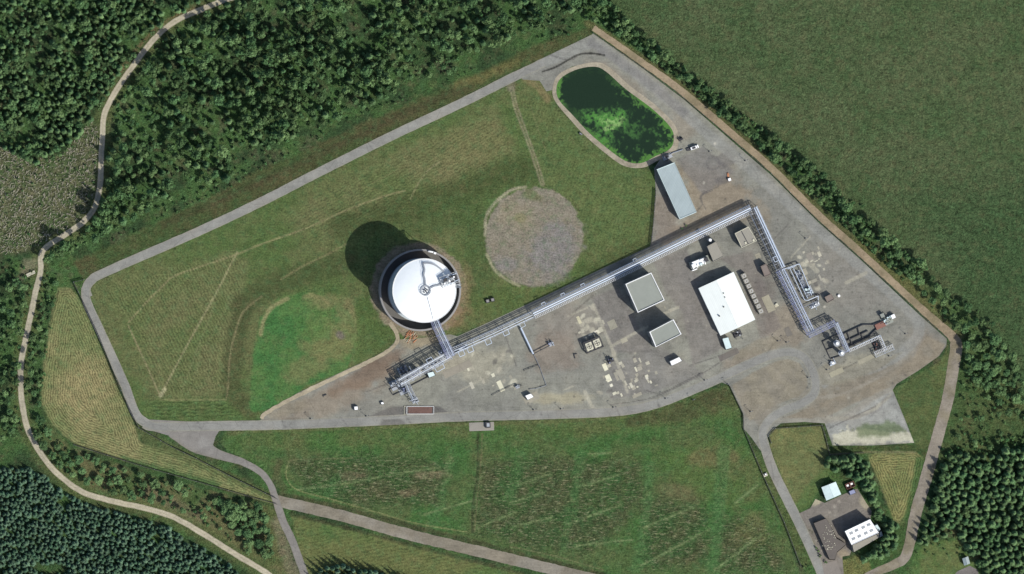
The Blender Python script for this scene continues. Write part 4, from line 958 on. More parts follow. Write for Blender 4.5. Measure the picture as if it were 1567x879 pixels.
skid('pump_skid', 'pump set with white pipes inside the side pipe loop', 1238, 446, 65, 6, 4.5, 3, 15, 'pump skid', mats=('roof_pale', 'pipe', 'steel_dark'), seed=6)
skid('pump_skid', 'small pale pipe manifold below the side pipe loop', 1247, 467, AN, 6, 2.6, 2, 12, 'pump skid', mats=('white', 'pipe', 'pipe'), seed=7)
skid('pump_skid', 'dark valve skid among white concrete plinths', 934, 552, AN, 4, 2.6, 3, 10, 'pump skid', 'steel_dark', ('steel_dark', 'steel_blue', 'steel_dark'), 8)
skid('pump_skid', 'dark pipe set against the south end of white roofed hall', 1128, 511, AN, 5.5, 3.5, 2.4, 12, 'pump skid', 'steel_dark', ('steel_dark', 'steel', 'steel_dark'), 9)
skid('pump_skid', 'grey intake pump set on the south east lip of the pond', 1021, 240, AN, 6, 3, 2.6, 12, 'pump skid', 'steel', ('steel_dark', 'steel', 'steel_dark'), 10)
skid('pump_skid', 'small pipe cluster by the corner of low burner walls', 1274, 556, AN, 4, 2.4, 1.6, 12, 'pump skid', mats=('white', 'pipe', 'pipe'), seed=11)
skid('pump_skid', 'dark pump set tucked under the pale access walkway', 1340, 527, 65, 7, 4, 2.2, 12, 'pump skid', 'steel_dark', ('rust', 'steel_dark', 'steel_dark'), 12)
skid('gas_burner_unit', 'grey and white burner unit at the narrow end of walled pit', 1357, 491, AN, 7, 5, 3, 14, 'burner unit', 'roof_flat', ('roof_pale', 'steel', 'steel_dark'), 13)
skid('pump_skid', 'little valve set beside the white box on yard edge', 792, 592, AN, 2.5, 2, 1.5, 8, 'pump skid', mats=('steel', 'steel', 'steel_dark'), seed=14)
skid('pump_skid', 'little valve set at the elbow of the branch pipe', 843, 527, AN, 3, 2.4, 2.2, 9, 'pump skid', 'steel', ('steel', 'steel_blue', 'pipe_grey'), 15)
skid('winch_frame', 'small dark frame between pond corner and parked van', 1041, 213, AN, 2.6, 2, 1.6, 8, 'winch frame', 'steel_dark', ('steel_dark', 'steel_dark', 'steel_dark'), 16)
for q, lb in (((1366, 484.5), 'white cabinet standing beyond the burner unit'), ((1349.5, 483), 'pale grey cabinet on the north side of burner unit')):
    c_ = P(*q, 0); t = thing('cabinet', lb, 'cabinet', c_); MB().box((c_.x, c_.y), (2.2, 2.2, 2.6), R(25), .05).build('case', M['white' if 'white' in lb else 'roof_flat'], t); MB().box((c_.x, c_.y), (2.4, 2.4, .1), R(25), 2.66).build('lid', M['white' if 'white' in lb else 'roof_flat'], t)

# pipes running low over the yard
def pipeline(name, label, pts, r, z, mat='pipe', sup=5.0, cat='pipe'):
    v = [P(a, b, z) for a, b in pts]; t = thing(name, label, cat, Vector((v[0].x, v[0].y, 0)))
    MB().path(v, r, 8).build('pipe_run', M[mat], t); mb = MB()
    for a, b in zip(v[:-1], v[1:]):
        L = (b-a).length; k = max(1, int(L/sup))
        for j in range(k+1):
            p = a.lerp(b, j/k); mb.box((p.x, p.y), (.3, .5, z-r*.5), math.atan2((b-a).y, (b-a).x), 0)
    mb.build('pipe_support', M['steel_dark'], t); return t
pipeline('branch_pipe', 'thick pale branch pipe dropping south from the long rack', [(797, 502), (816, 542)], .55, 2.2)
pipeline('branch_pipe', 'dark branch pipe turning east at the elbow of thick pale pipe', [(816, 542), (841, 529)], .28, 1.6, 'steel_dark')
pipeline('branch_pipe', 'thin dashed pipe running from the elbow towards white box', [(817, 543), (826, 562), (836, 590), (820, 595), (810, 596)], .14, .7, 'pipe_grey', 3)
pipeline('branch_pipe', 'thin dark pipe crossing west of dashed pipe', [(802, 567), (823, 559)], .16, .8, 'steel_dark', 3)
pipeline('branch_pipe', 'thin dark pipe crossing the cream slab near the road', [(753, 605), (764, 599), (775, 594), (788, 588)], .15, .7, 'steel_dark', 3)
pipeline('side_pipe_loop', 'square outer loop of pale pipe east of the hatched rack', [(1197, 413), (1223, 404), (1230, 420), (1238, 440), (1242, 452)], .26, 2.6)
pipeline('side_pipe_loop', 'inner pale pipe loop ending in a hook near pump set', [(1205, 412), (1217, 408)], .2, 2.8)
pipeline('side_pipe_loop', 'pair of long pale hairpin pipes beside the hatched rack', [(1209, 412), (1231, 459), (1236, 460), (1252, 453), (1252, 460)], .24, 2.4)
pipeline('side_pipe_loop', 'straight pale pipe between hairpin pipe and hatched rack', [(1214, 411), (1236, 457)], .22, 2.2)
pipeline('side_pipe_loop', 'grey pipe rising next to the hatched rack', [(1203, 416), (1228, 468)], .2, 2.0, 'pipe_grey')
pipeline('branch_pipe', 'grey pipe spur from rack to small manifold', [(1230, 470), (1250, 461)], .2, 1.8, 'pipe_grey')
pipeline('branch_pipe', 'dark pipe spur linking pump set with brown sump box', [(1244, 451), (1255, 452)], .22, 1.2, 'steel_dark')
pipeline('intake_pipe', 'grey intake pipe lying across ground from pond to van', [(1020, 240), (1030, 234), (1045, 229)], .3, .6, 'pipe_grey', 4)

# columns, burner pit
for q, lb in (((1281.2, 525.7), 'slim vertical column with a white cap, northern of the pair'), ((1288.6, 540.5), 'slim vertical column with a white cap, southern of the pair')):
    hh = 9.5; c_ = P(*q, hh); c_ = Vector((c_.x, c_.y, 0)); t = thing('vapour_column', lb, 'column', c_)
    MB().tube(c_, c_+Vector((0, 0, hh-.6)), 1.0, 20).build('shell', M['steel'], t, smooth=False)
    MB().tube(c_+Vector((0, 0, hh-.6)), c_+Vector((0, 0, hh)), 1.05, 20, .75).build('cap', M['white'], t)
    MB().ring(c_, 1.02, 2.0, hh-2.6, hh-2.45, 20).ring(c_, 1.92, 2.0, hh-1.5, hh-1.4, 20).build('service_ring', M['steel'], t)
def lowwall(name, label, lines, h, w_, mat, cat):
    v0 = P(*lines[0][0], 0); t = thing(name, label, cat, v0); 
    for ln in lines:
        mb = MB(); v = [P(a, b, 0) for a, b in ln]
        for a, b in zip(v[:-1], v[1:]): mb.bar(a, b, w_, h)
        mb.build('wall_section', M[mat], t)
    return t
lowwall('burner_pit', 'dark walled bottle shaped burner pit narrowing towards the burner unit', [[(1290, 511.5), (1320, 497.3), (1335, 497.3), (1349, 492)], [(1298, 531), (1330, 514.5), (1339, 505.5), (1353, 499.5)], [(1290, 511.5), (1298, 531)], [(1296, 521.5), (1328, 506.5)], [(1312, 501), (1315, 512)], [(1317, 511), (1321, 519)], [(1296, 508.6), (1300, 518.8)], [(1301, 520), (1304, 528)]], 1.2, .5, 'steel_dark', 'burner pit')
c_ = P(1347, 498, 0); o = MB().box((c_.x, c_.y), (6.5, 3.4, 1.5), R(25), .06); tag(o.build('burner_throat', M['rust'], origin=c_), 'rusty dark throat box closing the narrow end of pit', 'burner throat')
lowwall('column_bund', 'low dark bund kerb around the two white capped columns', [[(1291, 543), (1271, 549.5), (1258.5, 523), (1277, 514), (1286, 510)], [(1264, 536), (1276, 531)]], .9, .4, 'steel_dark', 'bund')
lowwall('spill_bund', 'low dark square kerb west of the loading gantry', [[(596, 596), (606, 591), (612, 597)], [(596, 596), (601.5, 605), (614, 599)]], .7, .4, 'steel_dark', 'bund')
lowwall('spill_bund', 'long narrow dark kerb beside white hut south of short rack', [[(627, 581), (648, 570)], [(626, 592), (655, 577)]], .7, .4, 'steel_dark', 'bund')
mb = MB()
c_ = P(643, 628, 0); t = thing('loading_bay_frame', 'pale rectangular frame holding a rusty red grating by the road', 'loading frame', c_)
LX, LY = 16.6, 4.6
for (x0, y0, x1, y1) in ((-.5, -.5, .5, -.5), (-.5, .5, .5, .5), (-.5, -.5, -.5, .5), (.5, -.5, .5, .5)): mb.bar(c_+Vector((x0*LX, y0*LY, .1)), c_+Vector((x1*LX, y1*LY, .1)), .28, .5)
mb.build('frame', M['wall_white'], t); mb = MB()
for k in range(7): mb.bar(c_+Vector((-.44*LX, (-.38+.76*k/6)*LY, .1)), c_+Vector((.44*LX, (-.38+.76*k/6)*LY, .1)), .26, .2)
mb.build('grating', M['rust'], t); mb = MB()
for k in range(2): mb.bar(c_+Vector((-.6*LX, -.5*LY+k*LY, .1)), c_+Vector((-.5*LX-.2, -.5*LY+k*LY, .1)), .2, .4)
mb.bar(c_+Vector((-.6*LX, -.5*LY-.3, .1)), c_+Vector((-.6*LX, .5*LY+.3, .1)), .2, .4); mb.build('side_frame', M['cream'], t)

# ------------------------------------------------------------------ buildings
def roofpts(q, h): return [P(a, b, h) for a, b in q]
def inset(poly, d):
    n = len(poly); out = []; cen = sum((Vector((p[0], p[1], 0)) for p in poly), Vector())/n
    for p in poly:
        v = Vector((p[0]-cen.x, p[1]-cen.y, 0)); out.append(cen+v*(1-d*1.414/v.length))
    return out
def add_door(t, a, b, frac, w_, h, mat, name='door'):
    a, b = Vector((a.x, a.y, 0)), Vector((b.x, b.y, 0)); d = (b-a).normalized(); p = a.lerp(b, frac); nn = Vector((-d.y, d.x, 0))
    mb = MB().bar(p-d*w_/2, p+d*w_/2, .16, h); return mb.build(name, M[mat], t)
def flat_building(name, label, q, h, roof, wall, cat='building', parapet='parapet', pw=.45, vents=(), group=None, trim=.35, doors=True):
    v = roofpts(q, h); cen = sum(v, Vector())/len(v); cen.z = 0; t = thing(name, label, cat, cen, group)
    MB().prism([(p.x, p.y) for p in inset(v, .05)], 0, h-.25, top=False).build('wall', M[wall], t)
    MB().prism([(p.x, p.y) for p in inset(v, .30)], h-.6, h-.2).build('roof', M[roof], t)
    if parapet:
        o_ = v; i_ = inset(v, pw); mb = MB(); n = len(v)
        for k in range(n):
            a, b, c_, d_ = o_[k], o_[(k+1) % n], i_[(k+1) % n], i_[k]
            mb.prism([(a.x, a.y), (b.x, b.y), (c_.x, c_.y), (d_.x, d_.y)], h-.35, h+trim)
        mb.build('parapet', M[parapet], t)
    if doors and len(v) == 4 and h > 2.5:
        add_door(t, v[3], v[0], .5, min(3.0, (v[0]-v[3]).length*.35), min(h*.55, 3.2), 'steel_dark')
        if h > 5: add_door(t, v[2], v[3], .35, 1.2, 2.2, 'steel_dark')
    for (px, py, s1, s2, s3, mt) in vents:
        p = P(px, py, h); MB().box((p.x, p.y), (s1, s2, s3), R(25), h-.2).build('roof_vent', M[mt], t)
    return t
def gable_building(name, label, q, he, hr, roof, wall, cat='building', over=.3, ridge_long=True, vents=(), group=None, frac=.5):
    v = roofpts(q, he); cen = sum(v, Vector())/4; cen.z = 0; t = thing(name, label, cat, cen, group)
    # ridge runs parallel to v0-v3 when ridge_long, so the gables are v0-v1 and v3-v2
    if not ridge_long: v = [v[1], v[2], v[3], v[0]]
    g0, g1 = v[0].lerp(v[1], frac), v[3].lerp(v[2], frac)
    w_ = inset(v, over)
    h0, h1 = w_[0].lerp(w_[1], frac), w_[3].lerp(w_[2], frac)
    zt = hr-.15
    vs = [Vector((p.x, p.y, 0)) for p in w_]+[Vector((p.x, p.y, he-.12)) for p in w_]+[Vector((h0.x, h0.y, zt)), Vector((h1.x, h1.y, zt))]
    fs = [(0, 1, 5, 8, 4), (1, 2, 6, 5), (2, 3, 7, 9, 6), (3, 0, 4, 7)]
    MB().add(vs, fs).build('wall', M[wall], t)
    th = .12; G0, G1 = Vector((g0.x, g0.y, hr)), Vector((g1.x, g1.y, hr)); dn = Vector((0, 0, -th))
    mb = MB()
    for a, b, c_, d_ in ((v[0], G0, G1, v[3]), (G0, v[1], v[2], G1)):
        q4 = [a, b, c_, d_]; vs = q4+[p+dn for p in q4]
        mb.add(vs, [(0, 1, 2, 3)[::-1], (4, 5, 6, 7), (0, 1, 5, 4), (1, 2, 6, 5), (2, 3, 7, 6), (3, 0, 4, 7)])
    rf = mb.build('roof', M[roof], t)
    MB().bar(G0+Vector((0, 0, -.02)), G1+Vector((0, 0, -.02)), .35, .1).build('ridge_cap', M[roof], rf)
    add_door(t, w_[3], w_[0], .5, min(3.6, (v[0]-v[3]).length*.3), min(he*.7, 3.4), 'steel_dark')
    for (px, py, s1, s2, s3, mt) in vents:
        p = P(px, py, (he+hr)/2); MB().box((p.x, p.y), (s1, s2, s3+(hr-he)), R(25), he-.1).build('roof_vent', M[mt], t)
    return t, v, (he, hr)
flat_building('pump_house', 'long narrow grey roofed building standing at the pond corner', [(1005, 259.6), (1032, 248.8), (1066, 325), (1040, 336)], 7.2, 'roof_grey', 'wall_grey', 'building', 'roof_pale', .28, trim=.12)
flat_building('compressor_house', 'tall square flat roofed building with thin white parapet beside the rack', [(957, 435), (996.4, 417.4), (1017, 459.7), (976, 478.8)], 13, 'roof_flat', 'wall_grey')
flat_building('compressor_house', 'tall oblong flat roofed building with white parapet, south of square one', [(993.7, 508.3), (1030.6, 489), (1042.8, 511.6), (1003.3, 531.5)], 14, 'roof_flat', 'wall_grey')
t, v, _ = gable_building('white_hall', 'large white low pitched hall, the brightest roof in the yard', [(1068.8, 441.4), (1122.6, 416.3), (1155.7, 489.4), (1102.6, 514)], 5.6, 7.2, 'roof_white', 'wall_white', 'hall')
for (a, b) in ((1107, 449), (1109, 455), (1107.5, 470), (1101, 484)):
    p = P(a, b, 7); mb = MB().box((p.x, p.y), (.7, .7, .9), R(25), 6.4); mb.tube(Vector((p.x, p.y, 7.2)), Vector((p.x, p.y, 7.8)), .2, 6); mb.build('roof_vent', M['steel_dark'], t)
flat_building('annexe', 'small pale hut against the south corner of white hall', [(1105, 518), (1114.6, 515.5), (1120.5, 533), (1111, 536)], 4, 'roof_pale', 'wall_grey', 'hut', None)
t = flat_building('switch_house', 'tan roofed shed split by a dark groove near the rack corner', [(1124.4, 357.5), (1145.2, 347), (1158.2, 368.8), (1135, 379.5)], 6, 'roof_tan', 'wall_grey', 'shed', 'cream', .3, trim=.1)
a, b = P(1134, 353, 6), P(1145, 373.5, 6); MB().bar(a-Vector((0, 0, .19)), b-Vector((0, 0, .19)), .5, .06).build('roof_groove', M['steel_dark'], t)
for q in ((1153, 368), (1141, 372)): p = P(*q, 6); MB().box((p.x, p.y), (1.1, 1.3, .5), R(25), 5.8).build('roof_vent', M['cream'], t)
flat_building('switch_house', 'plain tan shed beside the white machinery and flue', [(1082, 377.5), (1096.4, 369.5), (1108, 392.6), (1092, 401)], 6.2, 'roof_tan', 'wall_grey', 'shed', 'roof_tan', .25, trim=.08)
# flue beside it
p = P(1087, 367.5, 9); p.z = 0; t = thing('flue_stack', 'short round flue with a bright white cap behind tan shed', 'flue', p)
MB().tube(p, p+Vector((0, 0, 8.4)), .9, 18).build('shaft', M['steel'], t); MB().tube(p+Vector((0, 0, 8.4)), p+Vector((0, 0, 9)), 1.0, 18, .8).build('cap', M['white'], t)
# white machinery
c_ = P(1070, 402, 0); t = thing('gas_turbine', 'white machine with curled pipes beside the plain tan shed', 'machine', c_); a_ = R(22)
u = Vector((math.cos(a_), math.sin(a_), 0)); w_ = Vector((-u.y, u.x, 0))
MB().box((c_.x, c_.y), (12.5, 5.0, 3.2), a_, .05).build('enclosure', M['roof_flat'], t)
for (a, b, s1, s2, s3, mt, nm) in ((-.1, .05, 7, 3.6, 1.3, 'white', 'casing'), (.32, .05, 2.6, 2.6, 1.8, 'steel_dark', 'intake'), (.02, -.2, 2.0, 1.2, 2.0, 'roof_pale', 'casing'), (-.38, -.1, 1.6, 2.6, 2.0, 'white', 'casing'), (.15, .25, 3, 1, 1.8, 'white', 'casing')):
    q = c_+u*12.5*a+w_*5*b; MB().box((q.x, q.y), (s1, s2, s3), a_, 3.26).build(nm, M[mt], t)
mb = MB()
for k in range(4):
    q = c_+u*(-5+k*2.6)+w_*1.0; mb.path([q+Vector((0, 0, 4)), q+Vector((0, 0, 5.2))-w_*1.6, q+Vector((0, 0, 3.6))-w_*3.2], .28, 6)
mb.path([c_-u*6.2-w_*2.8+Vector((0, 0, .5)), c_-u*6.2-w_*2.8+Vector((0, 0, 4)), c_-u*3-w_*2.8+Vector((0, 0, 4))], .35, 6); mb.build('pipework', M['white'], t)
flat_building('valve_house', 'small brown box shed beside the rack of twin white pipes', [(1164, 407.8), (1172.8, 403.5), (1179.8, 420), (1170.3, 424)], 5, 'box_brown', 'box_brown', 'shed', 'box_brown', .2, trim=.05)
flat_building('sump_box', 'low brown open box in the yard east of the pump set', [(1262, 455), (1272, 450), (1277, 458), (1266.5, 464)], 3.2, 'box_brown', 'box_brown', 'sump', 'box_brown', .25, trim=.1, doors=False)
flat_building('white_cabin', 'white cabin with a long shadow alone in the south yard', [(1024.3, 553.5), (1040, 546), (1044.4, 552.4), (1027.4, 560.5)], 4, 'white', 'wall_white', 'cabin', None)
flat_building('white_cabin', 'white square cabin on a pale pad by the dashed pipe', [(803, 606), (812.7, 601.8), (817.7, 607.5), (807.3, 613)], 3.2, 'white', 'wall_white', 'cabin', None)
flat_building('white_cabin', 'bluish white hut between the narrow kerbs south of short rack', [(653, 571), (663.6, 568.2), (666.8, 574.8), (656.5, 579)], 4, 'roof_pale', 'wall_grey', 'hut', None)
flat_building('kiosk', 'small white cube kiosk in the brown western yard', [(541.5, 622), (548, 621.5), (548.5, 628), (542, 628.5)], 2.4, 'white', 'wall_white', 'kiosk', None, doors=False)
flat_building('kiosk', 'tiny white kiosk east of white cube kiosk', [(582, 616), (587, 614.5), (588.5, 619), (583.5, 620)], 1.6, 'white', 'wall_white', 'kiosk', None, doors=False)
# dark lidded tank by the road
c_ = P(746.5, 650.5, 0); t = thing('fuel_tank', 'black edged square tank on the pad south of the road', 'tank', c_)
MB().box((c_.x, c_.y), (3.0, 3.6, 1.6), R(2), .12).build('case', M['steel_dark'], t); MB().box((c_.x, c_.y), (1.7, 2.1, .12), R(2), 1.73).build('lid', M['steel'], t)
# row of condenser units
P0, P1 = Vector((1138.5, 422.5)), Vector((1164.5, 476.5))
for k in range(8):
    q = P0.lerp(P1, k/7); c_ = P(q.x, q.y, 3.4); c_.z = 0; a_ = R(25)
    lb = 'pale boxed condenser unit in the row of eight east of white hall'
    t = thing('condenser_unit', lb, 'condenser', c_, 'condenser units east of the white hall')
    MB().box((c_.x, c_.y), (3.1, 3.0, 3.0), a_, .1).build('case', M['roof_flat'], t)
    MB().box((c_.x, c_.y), (3.0, 2.9, .1), a_, 3.11).build('cover', M['roof_tan'], t)
    MB().ring(c_, .8, 1.0, 3.22, 3.4, 16).build('fan_ring', M['wall_white'], t)
# twin cooler on legs
c_ = P(908, 528, 4); c_.z = 0; a_ = R(22); t = thing('air_cooler', 'twin bay cooler on a dark frame near the white plinths', 'cooler', c_)
u = Vector((math.cos(a_), math.sin(a_), 0)); w_ = Vector((-u.y, u.x, 0)); mb = MB()
for k in range(5):
    for s_ in (-1, 1):
        q = c_+u*(-5.2+2.6*k)+w_*3.2*s_; mb.box((q.x, q.y), (.8, .8, 3.6), a_, .05)
for s_ in (-1, 1): mb.bar(c_+u*-5.4+w_*3.2*s_+Vector((0, 0, 3.2)), c_+u*5.4+w_*3.2*s_+Vector((0, 0, 3.2)), .7, .5)
for k in (-5.4, 0, 5.4): mb.bar(c_+u*k-w_*3.2+Vector((0, 0, 3.2)), c_+u*k+w_*3.2+Vector((0, 0, 3.2)), .6, .5)
mb.build('frame', M['steel_dark'], t)
for s_ in (-1, 1):
    q = c_+u*2.6*s_; MB().box((q.x, q.y), (4.0, 4.8, .5), a_, 3.3).build('fan_bay', M['cream'], t)
    mb = MB()
    for k in range(4): mb.bar(Vector((q.x, q.y, 3.82)), Vector((q.x+1.4*math.cos(a_+k*1.571), q.y+1.4*math.sin(a_+k*1.571), 3.82)), .4, .06)
    mb.ring(q, 1.45, 1.6, 3.81, 4.0, 20); mb.build('fan', M['steel_dark'], t)
# crates on the meadow
for q, s_, lb in (((746, 461), 2.1, 'dark open box on the grass, western of the pair by the tank'), ((753.5, 459), 2.4, 'dark open box on the grass, eastern of the pair by the tank')):
    c_ = P(*q, 0); t = thing('valve_pit_box', lb, 'box', c_); mb = MB()
    for (dx, dy, sx, sy) in ((-1, 0, .25, 2.2), (1, 0, .25, 2.2), (0, -1, 2.2, .25), (0, 1, 2.2, .25)):
        u = Vector((math.cos(R(12)), math.sin(R(12)), 0)); w_ = Vector((-u.y, u.x, 0)); p = c_+u*dx+w_*dy; mb.box((p.x, p.y), (sx, sy, s_-.6), R(12), 0)
    mb.build('case', M['steel_dark'], t); MB().box((c_.x, c_.y), (1.6, 1.6, .12), R(12), s_-.9).build('lid', M['concrete'], t)
# heap of orange pipes
c_ = P(627, 515, 0); t = thing('pipe_stack', 'loose heap of orange and cream pipes lying below the tank', 'pipe heap', c_)
for k in range(22):
    a = R(55+random.uniform(-22, 22)); q = c_+Vector((random.uniform(-3, 4), random.uniform(-3.5, 3.0), .25+.08*(k % 4))); L = random.uniform(2.0, 4.2)
    mb = MB().tube(q-Vector((math.cos(a), math.sin(a), 0))*L/2, q+Vector((math.cos(a), math.sin(a), 0))*L/2, .16, 6); mb.build('pipe', M['cream' if k % 4 == 0 else 'orange'], t)
# --- south-east compound
t, v, _ = gable_building('outbuilding', 'pale bluish outbuilding with a stained roof north of the compound', [(1257, 746), (1278.9, 737.4), (1287.2, 756.7), (1264.6, 766.4)], 4.2, 5.2, 'roof_pale', 'wall_grey', 'outbuilding')
t = flat_building('depot_hall', 'white roofed hall with eight grey skylights in the compound', [(1293, 813.3), (1331.5, 795), (1344.8, 815.6), (1303.3, 834.3)], 9, 'white', 'wall_grey', 'hall', 'white', .3, trim=.06)
for r_, row in enumerate(([(720, 315), (790, 278), (880, 238), (952, 203)], [(750, 390), (827, 355), (915, 315), (988, 280)])):
    for (a, b) in row:
        p = P(1220+a/8.7, 780+b/8.7, 9); sk = MB().box((p.x, p.y), (2.1, 1.5, .14), R(25.5), 8.81).build('skylight', M['skylight'], t)
        mb = MB()
        for s_ in (-.35, .35): 
            uu = Vector((math.cos(R(25.5)), math.sin(R(25.5)), 0)); pp = p+uu*s_; mb.box((pp.x, pp.y), (.1, 1.5, .05), R(25.5), 8.96)
        mb.build('glazing_bar', M['white'], sk)
flat_building('depot_lean_to', 'grey lean to roof along the south side of skylight hall', [(1303.6, 834.9), (1345, 816.3), (1347, 822), (1306, 845.8)], 5.0, 'roof_tan', 'wall_grey', 'lean-to', None, doors=False)
flat_building('depot_annexe', 'small pale annexe at the east end of skylight hall', [(1337.5, 804.5), (1342.5, 802), (1348, 810.5), (1345.5, 814.5)], 6.0, 'roof_pale', 'wall_white', 'annexe', None, doors=False)
flat_building('store_tank', 'pale grey square store tank beside the small annexe', [(1344.5, 816), (1348.8, 812), (1352, 820.5), (1346.6, 823.5)], 4, 'roof_grey', 'wall_grey', 'store', None, doors=False)
bl = flat_building('office_block', 'low brown flat roofed office block littered with pale debris', [(1244.7, 800.3), (1263.5, 792.8), (1268, 799), (1281.5, 824), (1296, 833), (1286, 842), (1281, 846), (1278, 857), (1269.4, 857.3)], 3.6, 'roof_brown', 'roof_brown', 'office', None, doors=False)
mb = MB()
for k in range(60):
    a, b = random.uniform(1258, 1279), random.uniform(802, 842)
    if not (b-802) > (1255-a)*1.0 or a-1258 > (b-800)*.5+12: continue
    p = P(a, b, 3.6); s_ = random.uniform(.15, .6); mb.box((p.x, p.y), (s_, s_*random.uniform(.5, 1), .25), random.uniform(0, 3), 3.42)
mb.build('roof_debris', M['cream'], bl)
slab([(1258, 863), (1280, 857.5), (1290, 885), (1262, 885)], (126, 118, 110), .14, 'paved_terrace')
for px, py, sx, sy, sz, mt, lb in ((1297.5, 744, 2.8, 3.4, 1.8, 'rust', 'open rusty skip, western of the pair behind outbuilding'), (1303.5, 741.5, 2.8, 3.4, 1.8, 'rust', 'open rusty skip, eastern of the pair behind outbuilding')):
    c_ = P(px, py, 0); t = thing('waste_skip', lb, 'skip', c_); mb = MB(); a_ = R(22); u = Vector((math.cos(a_), math.sin(a_), 0)); w_ = Vector((-u.y, u.x, 0))
    mb.box((c_.x, c_.y), (sx, sy, .2), a_, .05)
    for (dx, dy, s1, s2) in ((-.5, 0, .16, sy), (.5, 0, .16, sy), (0, -.5, sx, .16), (0, .5, sx, .16)):
        p = c_+u*dx*sx+w_*dy*sy; mb.box((p.x, p.y), (s1, s2, sz), a_, .26)
    mb.build('body', M[mt], t); MB().box((c_.x-.2, c_.y+.3), (1.4, 1.2, .5), a_, .3).build('rubbish_load', M['white'], t)
flat_building('shipping_container', 'blue grey container in front of the rusty skips', [(1298.5, 752), (1307.5, 748.5), (1310.5, 754.5), (1301, 758.5)], 2.6, 'steel_blue', 'steel_blue', 'container', None, doors=False)
gable_building('cottage_shed', 'small grey roofed shed at the edge of the eastern wood', [(1472.5, 855), (1481.5, 851.5), (1484.5, 862.5), (1475.5, 866)], 2.8, 3.8, 'roof_grey', 'wall_grey', 'shed')
# gate hut
flat_building('gate_post_box', 'tiny white control box beside the southern drive', [(1169.5, 725), (1173.5, 724), (1174.3, 727.6), (1170.4, 728.6)], 1.3, 'white', 'wall_white', 'control box', None, doors=False)

# ------------------------------------------------------------------ parked van
def van(px, py, yaw, label, colr='white'):
    c_ = P(px, py, 0); c_.z = .06; t = thing('parked_van', label, 'van', c_); u = Vector((math.cos(yaw), math.sin(yaw), 0)); w_ = Vector((-u.y, u.x, 0))
    def pt(x, y, z): return c_+u*x+w_*y+Vector((0, 0, z))
    prof = [(-2.6, .35), (-2.62, 2.0), (-2.4, 2.25), (1.0, 2.25), (1.3, 2.1), (1.75, 1.35), (2.45, 1.1), (2.6, .85), (2.6, .35)]
    mb = MB(); n = len(prof)
    vs = []
    for s_, sc in ((-1, 1), (1, 1)):
        for (x, z) in prof: vs.append(pt(x, s_*(.98 if z < 1.3 else .86), z))
    fs = [tuple(range(n))[::-1], tuple(range(n, 2*n))]+[(i, (i+1) % n, n+(i+1) % n, n+i) for i in range(n)]
    mb.add(vs, fs).build('body', M[colr], t)
    MB().add([pt(1.34, -.8, 2.06), pt(1.34, .8, 2.06), pt(1.78, .88, 1.40), pt(1.78, -.88, 1.40)], [(0, 3, 2, 1)]).build('windscreen', M['glass'], t)
    for s_ in (-1, 1):
        MB().box(pt(.75, s_*.93, 0).xy, (1.0, .06, .6), yaw, 1.4+c_.z).build('side_window', M['glass'], t)
        MB().box(pt(2.6, s_*.7, 0).xy, (.06, .35, .2), yaw, .75+c_.z).build('headlight', M['head_lamp'], t)
        MB().box(pt(-2.63, s_*.8, 0).xy, (.06, .16, .5), yaw, .9+c_.z).build('tail_light', M['red_lamp'], t)
        for x in (-1.6, 1.7): 
            a = pt(x, s_*.78, .34); MB().tube(a, a+w_*s_*.24, .34, 14).build('wheel', M['rubber'], t)
    MB().box(pt(-.6, 0, 0).xy, (2.2, 1.3, .10), yaw, 2.26+c_.z).build('roof_rack', M['steel_dark'], t)
    return t
van(1062.5, 226, R(20), 'white van with a dark roof rack parked beside the pond corner')
c_ = P(1054, 228.5, 0); t = thing('trailer', 'dark flat trailer parked behind the white van', 'trailer', c_); MB().box((c_.x, c_.y), (3.0, 1.8, .35), R(20), .5).build('bed', M['steel_dark'], t)
for s_ in (-1, 1): a = c_+Vector((-math.sin(R(20)), math.cos(R(20)), 0))*s_*.9+Vector((0, 0, .35)); MB().tube(a, a+Vector((-math.sin(R(20)), math.cos(R(20)), 0))*s_*.2, .33, 12).build('wheel', M['rubber'], t)
# small yard furniture
c_ = P(1116, 275, 0); t = thing('hydrant_cabinet', 'small white hydrant cabinet in the tan yard below the pond road', 'cabinet', c_); MB().box((c_.x, c_.y), (1.5, 1.5, 1.5), R(20), .05).build('case', M['white'], t); MB().box((c_.x, c_.y), (1.7, 1.7, .1), R(20), 1.56).build('lid', M['white'], t)
c_ = P(1114, 268, 0); tag(MB().box((c_.x, c_.y), (1.0, 2.6, .5), R(10), .05).box((c_.x+.3, c_.y+.4), (.5, 1.2, .4), R(30), .56).build('timber_pile', M['orange'], origin=c_), 'little pile of orange timber next to the hydrant cabinet', 'timber pile')
c_ = P(1283.5, 453, 0); t = thing('drum', 'single white drum near the low brown sump box', 'drum', c_); MB().tube(c_+Vector((0, 0, .05)), c_+Vector((0, 0, 1.3)), .8, 16).build('body', M['white'], t); MB().ring(c_, .8, .9, .6, .75, 16).build('hoop', M['steel'], t)
c_ = P(1188, 466, 0); tag(MB().box((c_.x, c_.y), (1.4, 1.1, .9), R(25), .13).box((c_.x+.9, c_.y-.6), (.7, .7, .6), R(40), .13).build('rubble_sack', M['cream'], origin=c_), 'pale rubble sacks on the slab beside hatched rack', 'sacks')
c_ = P(497, 605, 0); tag(MB().box((c_.x, c_.y), (2.2, .5, .7), R(20), .05).box((c_.x-.9, c_.y-.5), (.4, 1.2, .6), R(20), .05).build('barrier', M['steel_dark'], origin=c_), 'small dark barrier in the brown western yard', 'barrier')
c_ = P(879, 545, 0); tag(MB().box((c_.x, c_.y), (.5, 3.2, .7), R(15), .05).box((c_.x+.8, c_.y+1.2), (1.6, .4, .7), R(15), .05).build('barrier', M['steel_dark'], origin=c_), 'dark angled barrier west of the twin bay cooler', 'barrier')
